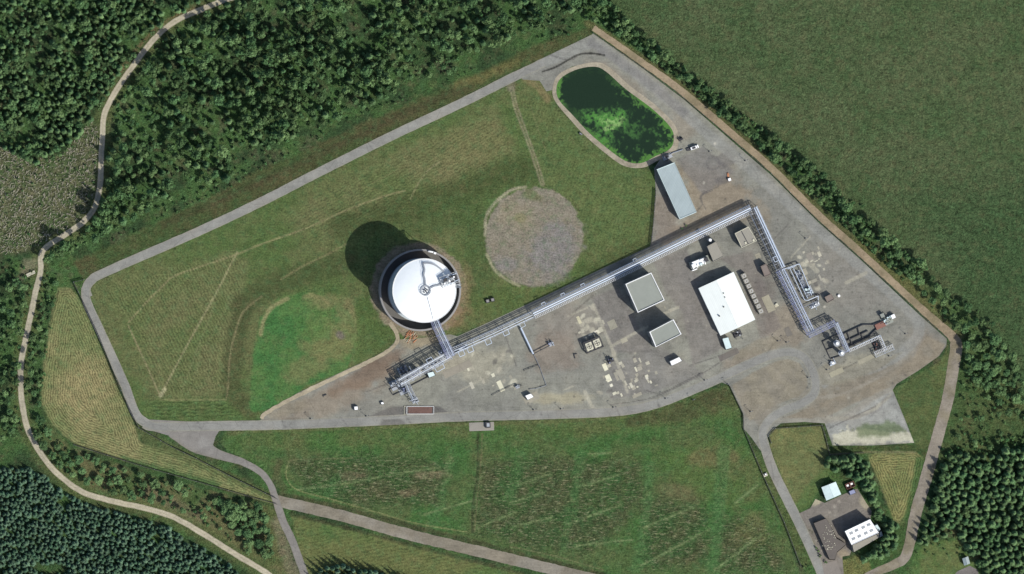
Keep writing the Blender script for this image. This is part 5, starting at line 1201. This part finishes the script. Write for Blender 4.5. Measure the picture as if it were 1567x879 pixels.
c_ = P(888.5, 205, 0); t = thing('pond_sluice', 'small dark sluice box on the western pond rim', 'sluice', c_); MB().box((c_.x, c_.y), (1.8, 1.4, 1.0), R(-35), .1).build('case', M['steel_dark'], t); MB().box((c_.x, c_.y), (2.0, .3, .2), R(-35), 1.11).build('handle_bar', M['steel'], t)
# lamp posts
lamps = [(858, 626), (938, 623.5), (1018, 610), (1078, 582), (1060, 612), (1148, 630), (816, 627), (560, 637), (475, 641), (1113, 588), (1265, 566), (1385, 511), (1360, 545), (1236, 578), (1168, 380), (1190, 522), (1232, 365), (1203, 524), (1140, 246), (1085, 232), (1270, 555)]
lp = None
for k, q in enumerate(lamps):
    c_ = P(*q, 0)
    lab = 'thin grey lamp post casting a line of shadow over the yard'
    if lp is None:
        lp = thing('lamp_post', lab, 'lamp post', c_, 'lamp posts along the yard roads')
        MB().tube(c_, c_+Vector((0, 0, 5.2)), .13, 8, .08).build('pole', M['steel'], lp); MB().bar(c_+Vector((0, 0, 5.2)), c_+Vector((.9, .5, 5.25)), .1, .1).build('arm', M['steel'], lp)
        p = c_+Vector((.9, .5, 5.1)); MB().box((p.x, p.y), (.8, .4, .2), .5, 5.1).build('lantern', M['steel_dark'], lp); MB().box((c_.x, c_.y), (.7, .7, .5), 0, .05).build('base', M['steel_dark'], lp)
    else:
        r_ = lp.copy(); COL.objects.link(r_); r_.location = c_
        for ch in lp.children: d_ = ch.copy(); COL.objects.link(d_); d_.parent = r_

# ------------------------------------------------------------------ fences
def fence(label, pts, sp, h=2.3, group=None):
    q = [Vector(p) for p in pts]; v = [P(p.x, p.y, 0) for p in q]; t = thing('fence', label, 'fence', v[0])
    mb = MB(); rl = MB(); first = None
    for a, b in zip(v[:-1], v[1:]):
        L = (b-a).length; k = max(1, round(L/sp))
        for j in range(k):
            p = a.lerp(b, j/k)
            if first is None: first = MB().box((p.x, p.y), (.22, .22, h+.2), math.atan2((b-a).y, (b-a).x), 0).build('post', M['steel'], t); p0 = p
            else: d_ = first.copy(); COL.objects.link(d_); d_.parent = t; d_.location = p-p0
        for zz in np.arange(.15, h, .3): mb.bar(a+Vector((0, 0, zz)), b+Vector((0, 0, zz)), .05, .13)
        rl.bar(a+Vector((0, 0, h)), b+Vector((0, 0, h)), .24, .12)
    mb.build('wire_mesh', M['mesh_wire'], t); rl.build('top_rail', M['mesh_wire'], t)
fence('wire fence along the eastern boundary beside the tan track', [(907, 51), (985, 105), (1046, 150), (1121, 214), (1180, 266), (1252, 338), (1314, 393), (1406, 479), (1450, 518)], 8)
fence('wire fence between the western road and the pale hay meadow', [(128, 428), (112, 432), (127, 462), (150, 512), (185, 598), (212, 655)], 8)
fence('wire fence crossing the mown strip beside the exit road', [(212, 655), (262, 684), (300, 702), (350, 728), (424, 764)], 8)
fence('low wire fence on the southern edge of the hay meadow', [(113, 681), (215, 713), (300, 737), (424, 772)], 10, 1.3)
fence('wire fence between the south field and the drive', [(1116, 590), (1137, 634), (1138, 657), (1165, 722), (1200, 800), (1226, 868)], 9, 1.6)
fence('low fence along the grassy edge below the pump house', [(1003, 290), (1000, 335), (996, 376)], 5, 2.2)
fence('low fence around the rough lawn beside the drive', [(1180, 678), (1176, 668), (1186, 656), (1258, 651), (1266, 680), (1270, 700)], 8, 1.3)
fence('short low fence along the southern side of the triangle of hay', [(1270, 696), (1300, 694), (1322, 693)], 6, 1.2)

# footbridge / stream culvert beside the forest track
c_ = P(47, 419, 0); t = thing('footbridge', 'small pale plank bridge lying beside the forest track', 'footbridge', c_); mb = MB()
for k in range(9): p = c_+Vector((math.cos(R(25)), math.sin(R(25)), 0))*(k-4)*.62; mb.box((p.x, p.y), (.5, 2.2, .14), R(25), .5)
mb.build('deck', M['cream'], t); mb = MB()
for s_ in (-1, 1):
    o_ = Vector((-math.sin(R(25)), math.cos(R(25)), 0))*s_*1.0; d_ = Vector((math.cos(R(25)), math.sin(R(25)), 0))*2.9; mb.tube(c_+o_-d_+Vector((0, 0, 1.4)), c_+o_+d_+Vector((0, 0, 1.4)), .08, 5)
    for e in (-1, 0, 1): mb.tube(c_+o_+d_*e, c_+o_+d_*e+Vector((0, 0, 1.4)), .08, 5)
mb.build('handrail', M['bark'], t)

# ------------------------------------------------------------------ trees
def leafquads(rnd, vs, fs, c, nrm, size):
    n = Vector(nrm); n.normalize(); u = n.orthogonal().normalized(); a = rnd.uniform(0, 6.28); w_ = n.cross(u); u, w_ = u*math.cos(a)+w_*math.sin(a), -u*math.sin(a)+w_*math.cos(a)
    k = len(vs); c = Vector(c); s1 = size*rnd.uniform(.7, 1.3); s2 = size*rnd.uniform(.5, 1.0)
    vs += [tuple(c-u*s1), tuple(c-w_*s2-n*size*.2), tuple(c+u*s1*.9), tuple(c+w_*s2-n*size*.2)]; fs.append((k, k+1, k+2, k+3))
def blobby(vs, fs, c, r, rnd, squash=.8):
    # small irregular core so a crown is not see-through
    k = len(vs); n = 6
    rings = ((-.75, .55), (-.1, 1.0), (.55, .75))
    vs.append((c[0], c[1], c[2]-r*squash))
    for z, q in rings:
        for i in range(n):
            a = 6.283*i/n+z; g = rnd.uniform(.75, 1.1)*q; vs.append((c[0]+r*g*math.cos(a), c[1]+r*g*math.sin(a), c[2]+r*z*squash))
    vs.append((c[0], c[1], c[2]+r*squash))
    for i in range(n):
        j = (i+1) % n; fs.append((k, k+1+j, k+1+i))
        for q in range(2): fs.append((k+1+q*n+i, k+1+q*n+j, k+1+(q+1)*n+j, k+1+(q+1)*n+i))
        fs.append((k+1+2*n+i, k+1+2*n+j, k+1+3*n))
def broad_crown(seed, r, h, lobes, per, base=.35):
    rnd = random.Random(seed); vs, fs = [], []
    for l in range(lobes):
        if l == 0: ax, el = rnd.uniform(0, 3.14), rnd.uniform(.62, 1.0); c = Vector((rnd.uniform(-.15, .15)*r, rnd.uniform(-.15, .15)*r, h*.80))
        else:
            a = rnd.uniform(0, 6.283); d = r*math.sqrt(rnd.uniform(.08, .60)); d *= 1-(1-el)*abs(math.sin(a-ax)); c = Vector((d*math.cos(a), d*math.sin(a), h*(base+.10)+(h*(.80-base)-h*.08)*(1-(d/r)**1.5)*rnd.uniform(.6, 1.15)))
        lr = r*rnd.uniform(.27, .46)
        blobby(vs, fs, c, lr*.78, rnd)
        for k in range(per):
            z = rnd.uniform(-.45, 1); a = rnd.uniform(0, 6.283); q = math.sqrt(max(0, 1-z*z)); d = Vector((q*math.cos(a), q*math.sin(a), z))
            p = c+d*lr*rnd.uniform(.75, 1.12); nn = d+Vector((rnd.gauss(0, .35), rnd.gauss(0, .35), rnd.gauss(0, .35)+.15))
            leafquads(rnd, vs, fs, p, nn, lr*rnd.uniform(.17, .34))
    return np.array(vs), fs
def conifer_crown(seed, r, h, whorls, blades, base=.08):
    rnd = random.Random(seed); vs, fs = [], []
    n = 7; k = 0
    for i in range(n): a = 6.283*i/n; vs.append((r*.5*math.cos(a), r*.5*math.sin(a), h*base))
    vs.append((0, 0, h*.97)); fs += [(i, (i+1) % n, n) for i in range(n)]
    for w_ in range(whorls):
        t = w_/(whorls-1); z = h*(base+(.97-base)*t**.9); rad = r*(1-t)**.85*rnd.uniform(.9, 1.08)+.12
        b = max(4, int(blades*(1-.45*t))); ph = rnd.uniform(0, 6.28)
        for i in range(b):
            a = ph+6.283*i/b+rnd.uniform(-.2, .2); rr = rad*rnd.uniform(.72, 1.15); wd = rr*rnd.uniform(.26, .38)
            ca, sa = math.cos(a), math.sin(a); dr = rr*rnd.uniform(.25, .5)
            q = len(vs)
            vs += [(0, 0, z+rr*.1), (ca*rr*.6-sa*wd, sa*rr*.6+ca*wd, z-dr*.75), (ca*rr, sa*rr, z-dr), (ca*rr*.6+sa*wd, sa*rr*.6-ca*wd, z-dr*.75), (ca*rr*.6, sa*rr*.6, z-dr*.35)]
            fs += [(q, q+4, q+1), (q+1, q+4, q+2), (q, q+3, q+4), (q+3, q+2, q+4)]
    return np.array(vs), fs
def trunk_mesh(name, r, h):
    mb = MB().tube((0, 0, 0), (0, 0, h*.75), r, 6, r*.4)
    for k in range(4):
        a = k*1.57+.5; mb.tube((0, 0, h*(.35+.08*k)), (math.cos(a)*h*.14, math.sin(a)*h*.14, h*(.52+.07*k)), r*.4, 4, r*.15)
    me = bpy.data.meshes.new(name); me.from_pydata(mb.v, [], mb.f); me.materials.append(M['bark']); return me
KINDS = {}
def kind(key, name, mats, gen, n, trunk):
    pr = []
    for s_ in range(n):
        vs, fs, h = gen(s_); me = bpy.data.meshes.new(name+'_crown'); me.from_pydata(vs.tolist(), [], fs); me.materials.append(M[mats]); pr.append((me, vs, fs))
    KINDS[key] = (name, pr, trunk_mesh(name+'_trunk', trunk[0], trunk[1]) if trunk else None, mats)
kind('broad', 'broadleaf_tree', 'leaf', lambda s_: (*broad_crown(100+s_, 3.0, 9.0, 12+s_ % 4, 46), 9), 10, (.22, 9))
kind('spruce', 'spruce_tree', 'needle', lambda s_: (*conifer_crown(200+s_, 2.3, 11.0, 10, 10), 11), 7, (.2, 11))
kind('plant', 'plantation_conifer', 'needle2', lambda s_: (*conifer_crown(300+s_, 1.7, 8.0, 7, 8), 8), 6, None)
kind('bush', 'shrub', 'leaf_bush', lambda s_: (*broad_crown(400+s_, 1.6, 2.6, 6, 26, .1), 2.6), 6, None)

def scatter(poly, spacing, keep=None, tries=12, jitter=True):
    q = np.array([p[:2] for p in poly]); lo, hi = q.min(0), q.max(0); cell = spacing/1.42; grid = {}; out = []
    N = int((hi[0]-lo[0])*(hi[1]-lo[1])/spacing**2*tries)
    xs = rng.uniform(lo[0], hi[0], N); ys = rng.uniform(lo[1], hi[1], N); ok = inside(xs, ys, poly)
    xs, ys = xs[ok], ys[ok]
    if keep is not None: k = keep(xs, ys); xs, ys = xs[k], ys[k]
    for x, y in zip(xs, ys):
        i, j = int(x//cell), int(y//cell); bad = False
        for a in range(i-2, i+3):
            for b in range(j-2, j+3):
                for (u, w_) in grid.get((a, b), ()):
                    if (u-x)**2+(w_-y)**2 < spacing**2: bad = True; break
                if bad: break
            if bad: break
        if not bad: grid.setdefault((i, j), []).append((x, y)); out.append((x, y))
    return out
ROADS = [(F_TRACK, 4.5), (N_ROAD, 7), (W_ROAD, 7), (E_TRACK, 9), (EXIT_ROAD, 8), (PIPE_TRACK, 9), (S_ROAD, 8)]
def clear_of_roads(x, y, pad):
    ok = np.ones(x.shape, bool)
    for pts, w_ in ROADS: ok &= segdist(x, y, pts) > w_+pad
    return ok
TREES = []                                       # (kind, px, py, scale, zscale, region)
def plant(k, pts, s0, s1, region, z0=.85, z1=1.2):
    for (x, y) in pts: TREES.append((k, x, y, random.uniform(s0, s1), random.uniform(z0, z1), region))
def glade(size, thr, seed): return lambda x, y: fbm(x, y, size, seed, 3) > thr
WEST = [(-20, -20), (355, -20), (300, 8), (255, 30), (225, 58), (198, 95), (178, 124), (160, 150), (150, 172), (140, 186), (122, 205), (95, 236), (60, 250), (20, 236), (-20, 215)]
EAST = [(372, -20), (925, -20), (915, 25), (860, 40), (800, 50), (770, 62), (720, 80), (690, 112), (630, 120), (590, 150), (545, 165), (500, 195), (455, 205), (400, 240), (370, 258), (300, 300), (250, 318), (190, 342), (120, 378), (80, 400), (74, 390), (110, 362), (135, 345), (152, 322), (163, 290), (166, 240), (168, 190), (180, 155), (215, 105), (245, 66), (275, 42), (320, 18)]
kp = lambda thr, seed, pad: (lambda x, y: (fbm(x, y, 45, seed, 3) > thr) & clear_of_roads(x, y, pad))
w1 = scatter(WEST, 7.8, lambda x, y: (fbm(x, y, 24, 181, 3) > .38) & clear_of_roads(x, y, 4))
for (x, y) in w1:
    young = fbm(np.array([x]), np.array([y]), 60, 84, 3)[0]
    if random.random() < .45: TREES.append(('spruce', x, y, random.uniform(.7, 1.15), random.uniform(.85, 1.25), 'west'))
    else: TREES.append(('broad', x, y, random.choice((.45, .6, .75, .9, 1.1)), random.uniform(.8, 1.3), 'west'))
cval = lambda x, y: .62*fbm(x, y, 34, 182, 3)+.38*fbm(x, y, 85, 183, 2)
big = scatter(EAST, 12.0, lambda x, y: (cval(x, y) > .50) & clear_of_roads(x, y, 4)); small = scatter(EAST, 9.5, lambda x, y: (cval(x, y) > .40) & clear_of_roads(x, y, 3))
bg_ = np.array(big); bv = cval(bg_[:, 0], bg_[:, 1])
for (x, y), q in zip(big, bv):
    tall = min(1.0, max(0.0, (q-.50)/.12))
    if random.random() < .28: TREES.append(('spruce', x, y, random.uniform(.9, 1.45), random.uniform(.95, 1.15)+.3*tall, 'east'))
    else: TREES.append(('broad', x, y, random.choice((.75, .85, 1.0, 1.15, 1.35))+.12*tall, random.uniform(.95, 1.2)+.55*tall, 'east'))
for (x, y) in small:
    if ((bg_-np.array([x, y]))**2).sum(1).min() < 9.0**2: continue
    TREES.append(('spruce' if random.random() < .25 else 'broad', x, y, random.uniform(.4, .8), random.uniform(.55, .95), 'east'))
plant('bush', scatter(EAST, 13, lambda x, y: clear_of_roads(x, y, 1)), .5, 1.4, 'wood bush')
plant('bush', scatter(WEST, 13, lambda x, y: clear_of_roads(x, y, 1)), .5, 1.2, 'wood bush')
plant('bush', scatter(CLEAR, 13, kp(.42, 184, 5)), .3, .8, 'southwest bush')
plant('bush', scatter([(150, 372), (390, 250), (560, 170), (700, 120), (800, 62), (880, 40), (880, 52), (780, 82), (640, 142), (500, 205), (390, 268), (180, 368)], 9, kp(.42, 83, 3)), .4, 1.1, 'verge bush')
# east hedge belt
HEDGE = [(895, -20), (935, 5), (985, 55), (1060, 115), (1130, 170), (1200, 222), (1262, 272), (1300, 318), (1345, 350), (1380, 385), (1420, 405), (1405, 430), (1372, 418), (1335, 385), (1290, 345), (1240, 300), (1185, 248), (1120, 192), (1040, 130), (985, 86), (925, 45), (895, 30)]
hb_ = scatter(HEDGE, 10.5, lambda x, y: (fbm(x, y, 20, 185, 3) > .36) & clear_of_roads(x, y, 4))
for (x, y) in hb_:
    TREES.append(('broad', x, y, random.choice((.5, .65, .8, .95, 1.1, 1.3)), random.uniform(.9, 1.3), 'hedge'))
TREES += [('spruce', x, y, random.uniform(.7, 1.1), random.uniform(.6, .9), 'hedge') for (x, y) in scatter(HEDGE, 26, kp(.3, 186, 4))]
plant('bush', scatter(HEDGE, 8, kp(.2, 86, 2)), .6, 1.5, 'hedge bush')
plant('broad', scatter([(1395, 400), (1430, 425), (1450, 450), (1480, 470), (1500, 475), (1540, 545), (1560, 620), (1540, 640), (1500, 600), (1478, 560), (1476, 520), (1440, 485), (1410, 455)], 15, kp(.36, 87, 5)), .7, 1.25, 'south belt', .7, 1.0)
plant('bush', scatter([(1330, 390), (1440, 430), (1500, 480), (1560, 600), (1590, 700), (1465, 690), (1475, 560), (1440, 490)], 9, kp(.44, 88, 3)), .4, 1.3, 'scrub bush')
plant('broad', scatter([(1472, 492), (1505, 480), (1548, 540), (1572, 600), (1572, 650), (1520, 600), (1482, 575), (1474, 530)], 12.5, kp(.25, 187, 5)), .8, 1.35, 'south belt', .7, 1.0)
plant('broad', scatter([(1470, 620), (1575, 590), (1580, 690), (1500, 685), (1460, 680)], 24, kp(.40, 89, 5)), .5, .95, 'south belt', .6, .9)
# eastern conifer wood
WOOD = [(1448, 700), (1470, 695), (1510, 700), (1540, 690), (1590, 688), (1590, 900), (1500, 900), (1508, 880), (1490, 850), (1465, 815), (1445, 800), (1430, 788), (1428, 762), (1437, 740), (1442, 715)]
plant('spruce', scatter(WOOD, 8.0, kp(.12, 90, 4)), 1.0, 1.6, 'east wood', .55, .85)
plant('broad', scatter(WOOD, 26, kp(.45, 91, 4)), .8, 1.1, 'east wood')
plant('spruce', scatter([(1412, 800), (1440, 795), (1452, 812), (1440, 832), (1410, 835), (1400, 838), (1404, 815)], 8.5, kp(.0, 92, 3)), .8, 1.1, 'east wood')
plant('bush', scatter([(1425, 800), (1470, 815), (1480, 850), (1420, 850), (1400, 850)], 10, kp(.3, 93, 2)), .5, 1.1, 'scrub bush')
plant('bush', scatter([(1430, 690), (1600, 660), (1600, 700), (1440, 705)], 8, kp(.3, 94, 3)), .8, 1.6, 'scrub bush')
# south-west scrub
SCRUB = [(62, 640), (78, 668), (108, 690), (180, 715), (235, 732), (320, 755), (400, 776), (416, 830), (412, 856), (390, 850), (318, 805), (268, 778), (218, 764), (172, 754), (128, 740), (94, 716), (72, 692), (52, 660), (42, 620)]
plant('broad', scatter(SCRUB, 14, kp(.42, 95, 4)), .7, 1.25, 'southwest', .55, .8)
plant('bush', scatter(SCRUB, 8, kp(.42, 96, 3)), .5, 1.3, 'southwest bush')
plant('broad', scatter([(330, 760), (395, 772), (412, 815), (412, 850), (392, 848), (350, 800)], 12.5, kp(0, 95, 4)), .9, 1.4, 'southwest', .6, .85)
plant('broad', scatter([(-15, 400), (28, 420), (42, 432), (34, 490), (24, 540), (20, 600), (22, 660), (-15, 690)], 12, kp(.34, 97, 4)), .6, 1.1, 'far west', .7, 1.0)
plant('broad', scatter([(68, 430), (86, 430), (76, 480), (62, 560), (58, 620), (44, 600), (46, 560), (55, 500)], 11, kp(.40, 98, 4)), .5, .8, 'far west', .5, .8)
plant('bush', scatter([(-15, 395), (90, 420), (60, 620), (46, 660), (-15, 690)], 8, kp(.4, 99, 3)), .5, 1.3, 'southwest bush')
# plantation in slightly irregular rows
PLANT = [(-20, 722), (0, 716), (40, 715), (60, 724), (95, 750), (110, 762), (150, 780), (205, 790), (255, 808), (300, 834), (340, 858), (385, 892), (-20, 892)]
pts = []
ra = R(14); sx_, sy_ = 6.8, 6.1
for i in range(-10, 80):
    for j in range(-34, 66):
        x = -30+i*sx_*math.cos(ra)-j*sy_*math.sin(ra)*.9+random.uniform(-2.6, 2.6); y = 700+i*sx_*math.sin(ra)*.6+j*sy_*math.cos(ra)+random.uniform(-2.6, 2.6)
        pts.append((x, y))
pa = np.array(pts); ok = inside(pa[:, 0], pa[:, 1], PLANT) & (fbm(pa[:, 0], pa[:, 1], 30, 111, 3) > .2) & clear_of_roads(pa[:, 0], pa[:, 1], 5) & (np.hypot(pa[:, 0]-100, pa[:, 1]-768) > 9)
plant('plant', [tuple(p) for p in pa[ok]], .75, 1.35, 'plantation', .55, .85)
plant('plant', [p for p in scatter([(485, 895), (487, 868), (520, 864), (560, 872), (610, 884), (640, 896)], 7, None)], 1.0, 1.3, 'south grove', 1.2, 1.5)
# trees round the compound
plant('spruce', [(1292, 712), (1301, 717), (1309, 722), (1318, 724), (1311, 731), (1323, 734), (1331, 738), (1318, 714), (1328, 748), (1334, 756), (1302, 708), (1326, 728), (1284, 706), (1276, 703), (1290, 704), (1330, 745), (1322, 742)], 1.15, 1.6, 'compound', .6, .8)
plant('broad', [(1340, 772), (1346, 782), (1336, 762), (1342, 790), (1352, 796)], .8, 1.1, 'compound', .5, .7)
plant('spruce', [(1357, 812), (1352, 832), (1345, 842), (1337, 848), (1328, 852), (1362, 822), (1340, 836), (1366, 835), (1355, 846), (1354, 822), (1349, 826), (1362, 806)], 1.1, 1.5, 'compound', .7, .95)
plant('spruce', scatter([(1262, 703), (1300, 698), (1325, 708), (1340, 740), (1340, 768), (1328, 762), (1318, 738), (1296, 724), (1266, 716)], 8.5, None), 1.0, 1.5, 'compound', .75, .95)
plant('spruce', scatter([(1345, 800), (1372, 800), (1374, 830), (1362, 848), (1335, 858), (1318, 858), (1340, 842), (1354, 824)], 9, None), 1.0, 1.4, 'compound', .75, .95)
plant('broad', [(44, 545), (46, 570), (40, 590), (48, 520), (26, 560), (24, 585), (70, 395), (84, 388), (98, 378)], .8, 1.1, 'far west', 1.0, 1.4)
plant('bush', [(1249, 838), (1252, 843), (1255, 850), (1263, 860), (1230, 868), (1236, 866), (1043, 350), (1050, 345), (1325, 715), (1284, 724)], .5, .9, 'compound bush')
plant('bush', [(1292, 318), (1320, 315), (1305, 310)], .9, 1.2, 'hedge bush')

LAB = {'west': ('young closely packed {} in the north western wood', 'trees of the north western wood'), 'east': ('{} in the tall wood north of the loop road', 'trees of the northern wood'),
       'wood bush': ('low green shrub under the northern woods', 'shrubs under the woods'), 'verge bush': ('low shrub on the rough verge north of the loop road', 'shrubs on the northern verge'),
       'hedge': ('{} in the belt along the eastern boundary track', 'trees of the eastern belt'), 'hedge bush': ('shrub in the belt along the eastern boundary track', 'shrubs of the eastern belt'),
       'south belt': ('scattered {} beyond the boundary corner on the east', 'trees beyond the eastern corner'), 'scrub bush': ('shrub on the rough ground east of the boundary', 'shrubs on the eastern rough ground'),
       'east wood': ('{} of the dark wood beyond the south eastern track', 'trees of the south eastern wood'), 'southwest': ('rounded {} in the scrub between hay meadow and forest track', 'trees of the south western scrub'),
       'southwest bush': ('shrub in the scrub along the forest track', 'shrubs along the forest track'), 'far west': ('{} beside the western forest track', 'trees beside the western track'),
       'plantation': ('small dark conifer in the rows of the south western plantation', 'conifers of the plantation'), 'south grove': ('dark conifer at the bottom edge east of exit road', 'conifers east of the exit road'),
       'compound': ('{} screening the compound buildings', 'trees round the compound'), 'compound bush': ('small garden shrub by the buildings', 'garden shrubs')}
CATW = {'broad': 'broadleaf tree', 'spruce': 'spruce tree', 'plant': 'conifer', 'bush': 'shrub'}
def inframe(x, y): return -4 < x < W0+4 and -4 < y < H0+4
for kd in ('broad', 'spruce', 'plant', 'bush'):
    name, protos, trunk, mats = KINDS[kd]
    L = [t for t in TREES if t[0] == kd]
    pri = {'hedge': 0, 'compound': 0, 'southwest': 0, 'south belt': 0}
    L.sort(key=lambda t: (0 if inframe(t[1], t[2]) else 1, -t[3] if t[5] not in pri else -t[3]-.12))
    ind, rest = L[:300], L[300:]
    for i, (k_, x, y, sc, zs, reg) in enumerate(ind):
        pt = P(x, y, 0); me, _, _ = protos[i % len(protos)]; lab, grp = LAB[reg]; lab = lab.format(CATW[kd]); rz = random.uniform(0, 6.28)
        if trunk is not None:
            o = bpy.data.objects.new(name, None); COL.objects.link(o)
            cr = bpy.data.objects.new('crown', me); cr.parent = o; COL.objects.link(cr); tr = bpy.data.objects.new('trunk', trunk); tr.parent = o; COL.objects.link(tr)
        else:
            o = bpy.data.objects.new(name, me); COL.objects.link(o)
        o.location = pt; o.rotation_euler = (0, 0, rz); o.scale = (sc, sc*random.uniform(.88, 1.12), sc*zs); tag(o, lab, CATW[kd], grp+' ('+CATW[kd]+')')
    if rest:
        V, F4, F3, TVv = [], [], [], []; off = 0
        cache = [(vs, np.array([f for f in fs if len(f) == 4]).reshape(-1, 4), np.array([f for f in fs if len(f) == 3]).reshape(-1, 3)) for _, vs, fs in protos]
        for i, (k_, x, y, sc, zs, reg) in enumerate(rest):
            vs, f4, f3 = cache[i % len(cache)]; a = random.uniform(0, 6.28); ca, sa = math.cos(a), math.sin(a); pt = P(x, y, 0)
            v = vs.copy(); v = np.stack([(v[:, 0]*ca-v[:, 1]*sa)*sc+pt.x, (v[:, 0]*sa+v[:, 1]*ca)*sc+pt.y, v[:, 2]*sc*zs], 1)
            V.append(v); F4.append(f4+off); F3.append(f3+off); TVv.append(np.full(len(v), random.random())); off += len(v)
        V = np.concatenate(V); F4 = np.concatenate(F4); F3 = np.concatenate(F3)
        me = bpy.data.meshes.new(name+'_mass'); me.vertices.add(len(V)); me.vertices.foreach_set('co', V.astype(np.float32).ravel())
        nl = len(F4)*4+len(F3)*3; me.loops.add(nl); me.loops.foreach_set('vertex_index', np.concatenate([F4.ravel(), F3.ravel()]).astype(np.int32))
        me.polygons.add(len(F4)+len(F3)); me.polygons.foreach_set('loop_start', np.concatenate([np.arange(len(F4))*4, len(F4)*4+np.arange(len(F3))*3]).astype(np.int32)); me.update(calc_edges=True)
        at = me.attributes.new('tv', 'FLOAT', 'POINT'); at.data.foreach_set('value', np.concatenate(TVv).astype(np.float32)); me.materials.append(M[mats])
        o = bpy.data.objects.new({'broad': 'broadleaf_woodland', 'spruce': 'spruce_woodland', 'plant': 'conifer_plantation', 'bush': 'undergrowth'}[kd], me); COL.objects.link(o)
        o['kind'] = 'stuff'; tag(o, {'broad': 'mass of smaller broadleaf trees filling the northern woods', 'spruce': 'mass of smaller spruces filling the woods', 'plant': 'mass of small conifers filling the plantation rows', 'bush': 'mass of low shrubs and bramble among the trees'}[kd], {'broad': 'woodland', 'spruce': 'woodland', 'plant': 'plantation', 'bush': 'undergrowth'}[kd])
    print(kd, len(ind), len(rest))
# felled branches on the cleared ground
mb = MB(); xs = rng.uniform(-10, 156, 2300); ys = rng.uniform(186, 392, 2300); ok = inside(xs, ys, CLEAR) & (segdist(xs, ys, F_TRACK) > 7)
for x, y in zip(xs[ok], ys[ok]):
    p = P(x, y, .15); a = random.gauss(.9, .7); L = random.uniform(.6, 2.2); d = Vector((math.cos(a), math.sin(a), 0))*L/2; wd = random.uniform(.12, .34)
    mb.bar(p-d, p+d+Vector((0, 0, random.uniform(-.1, .4))), wd, wd)
o = mb.build('felled_branches', M['brash']); o['kind'] = 'stuff'; tag(o, 'pale felled branches strewn over the cleared plot by the forest track', 'branches')
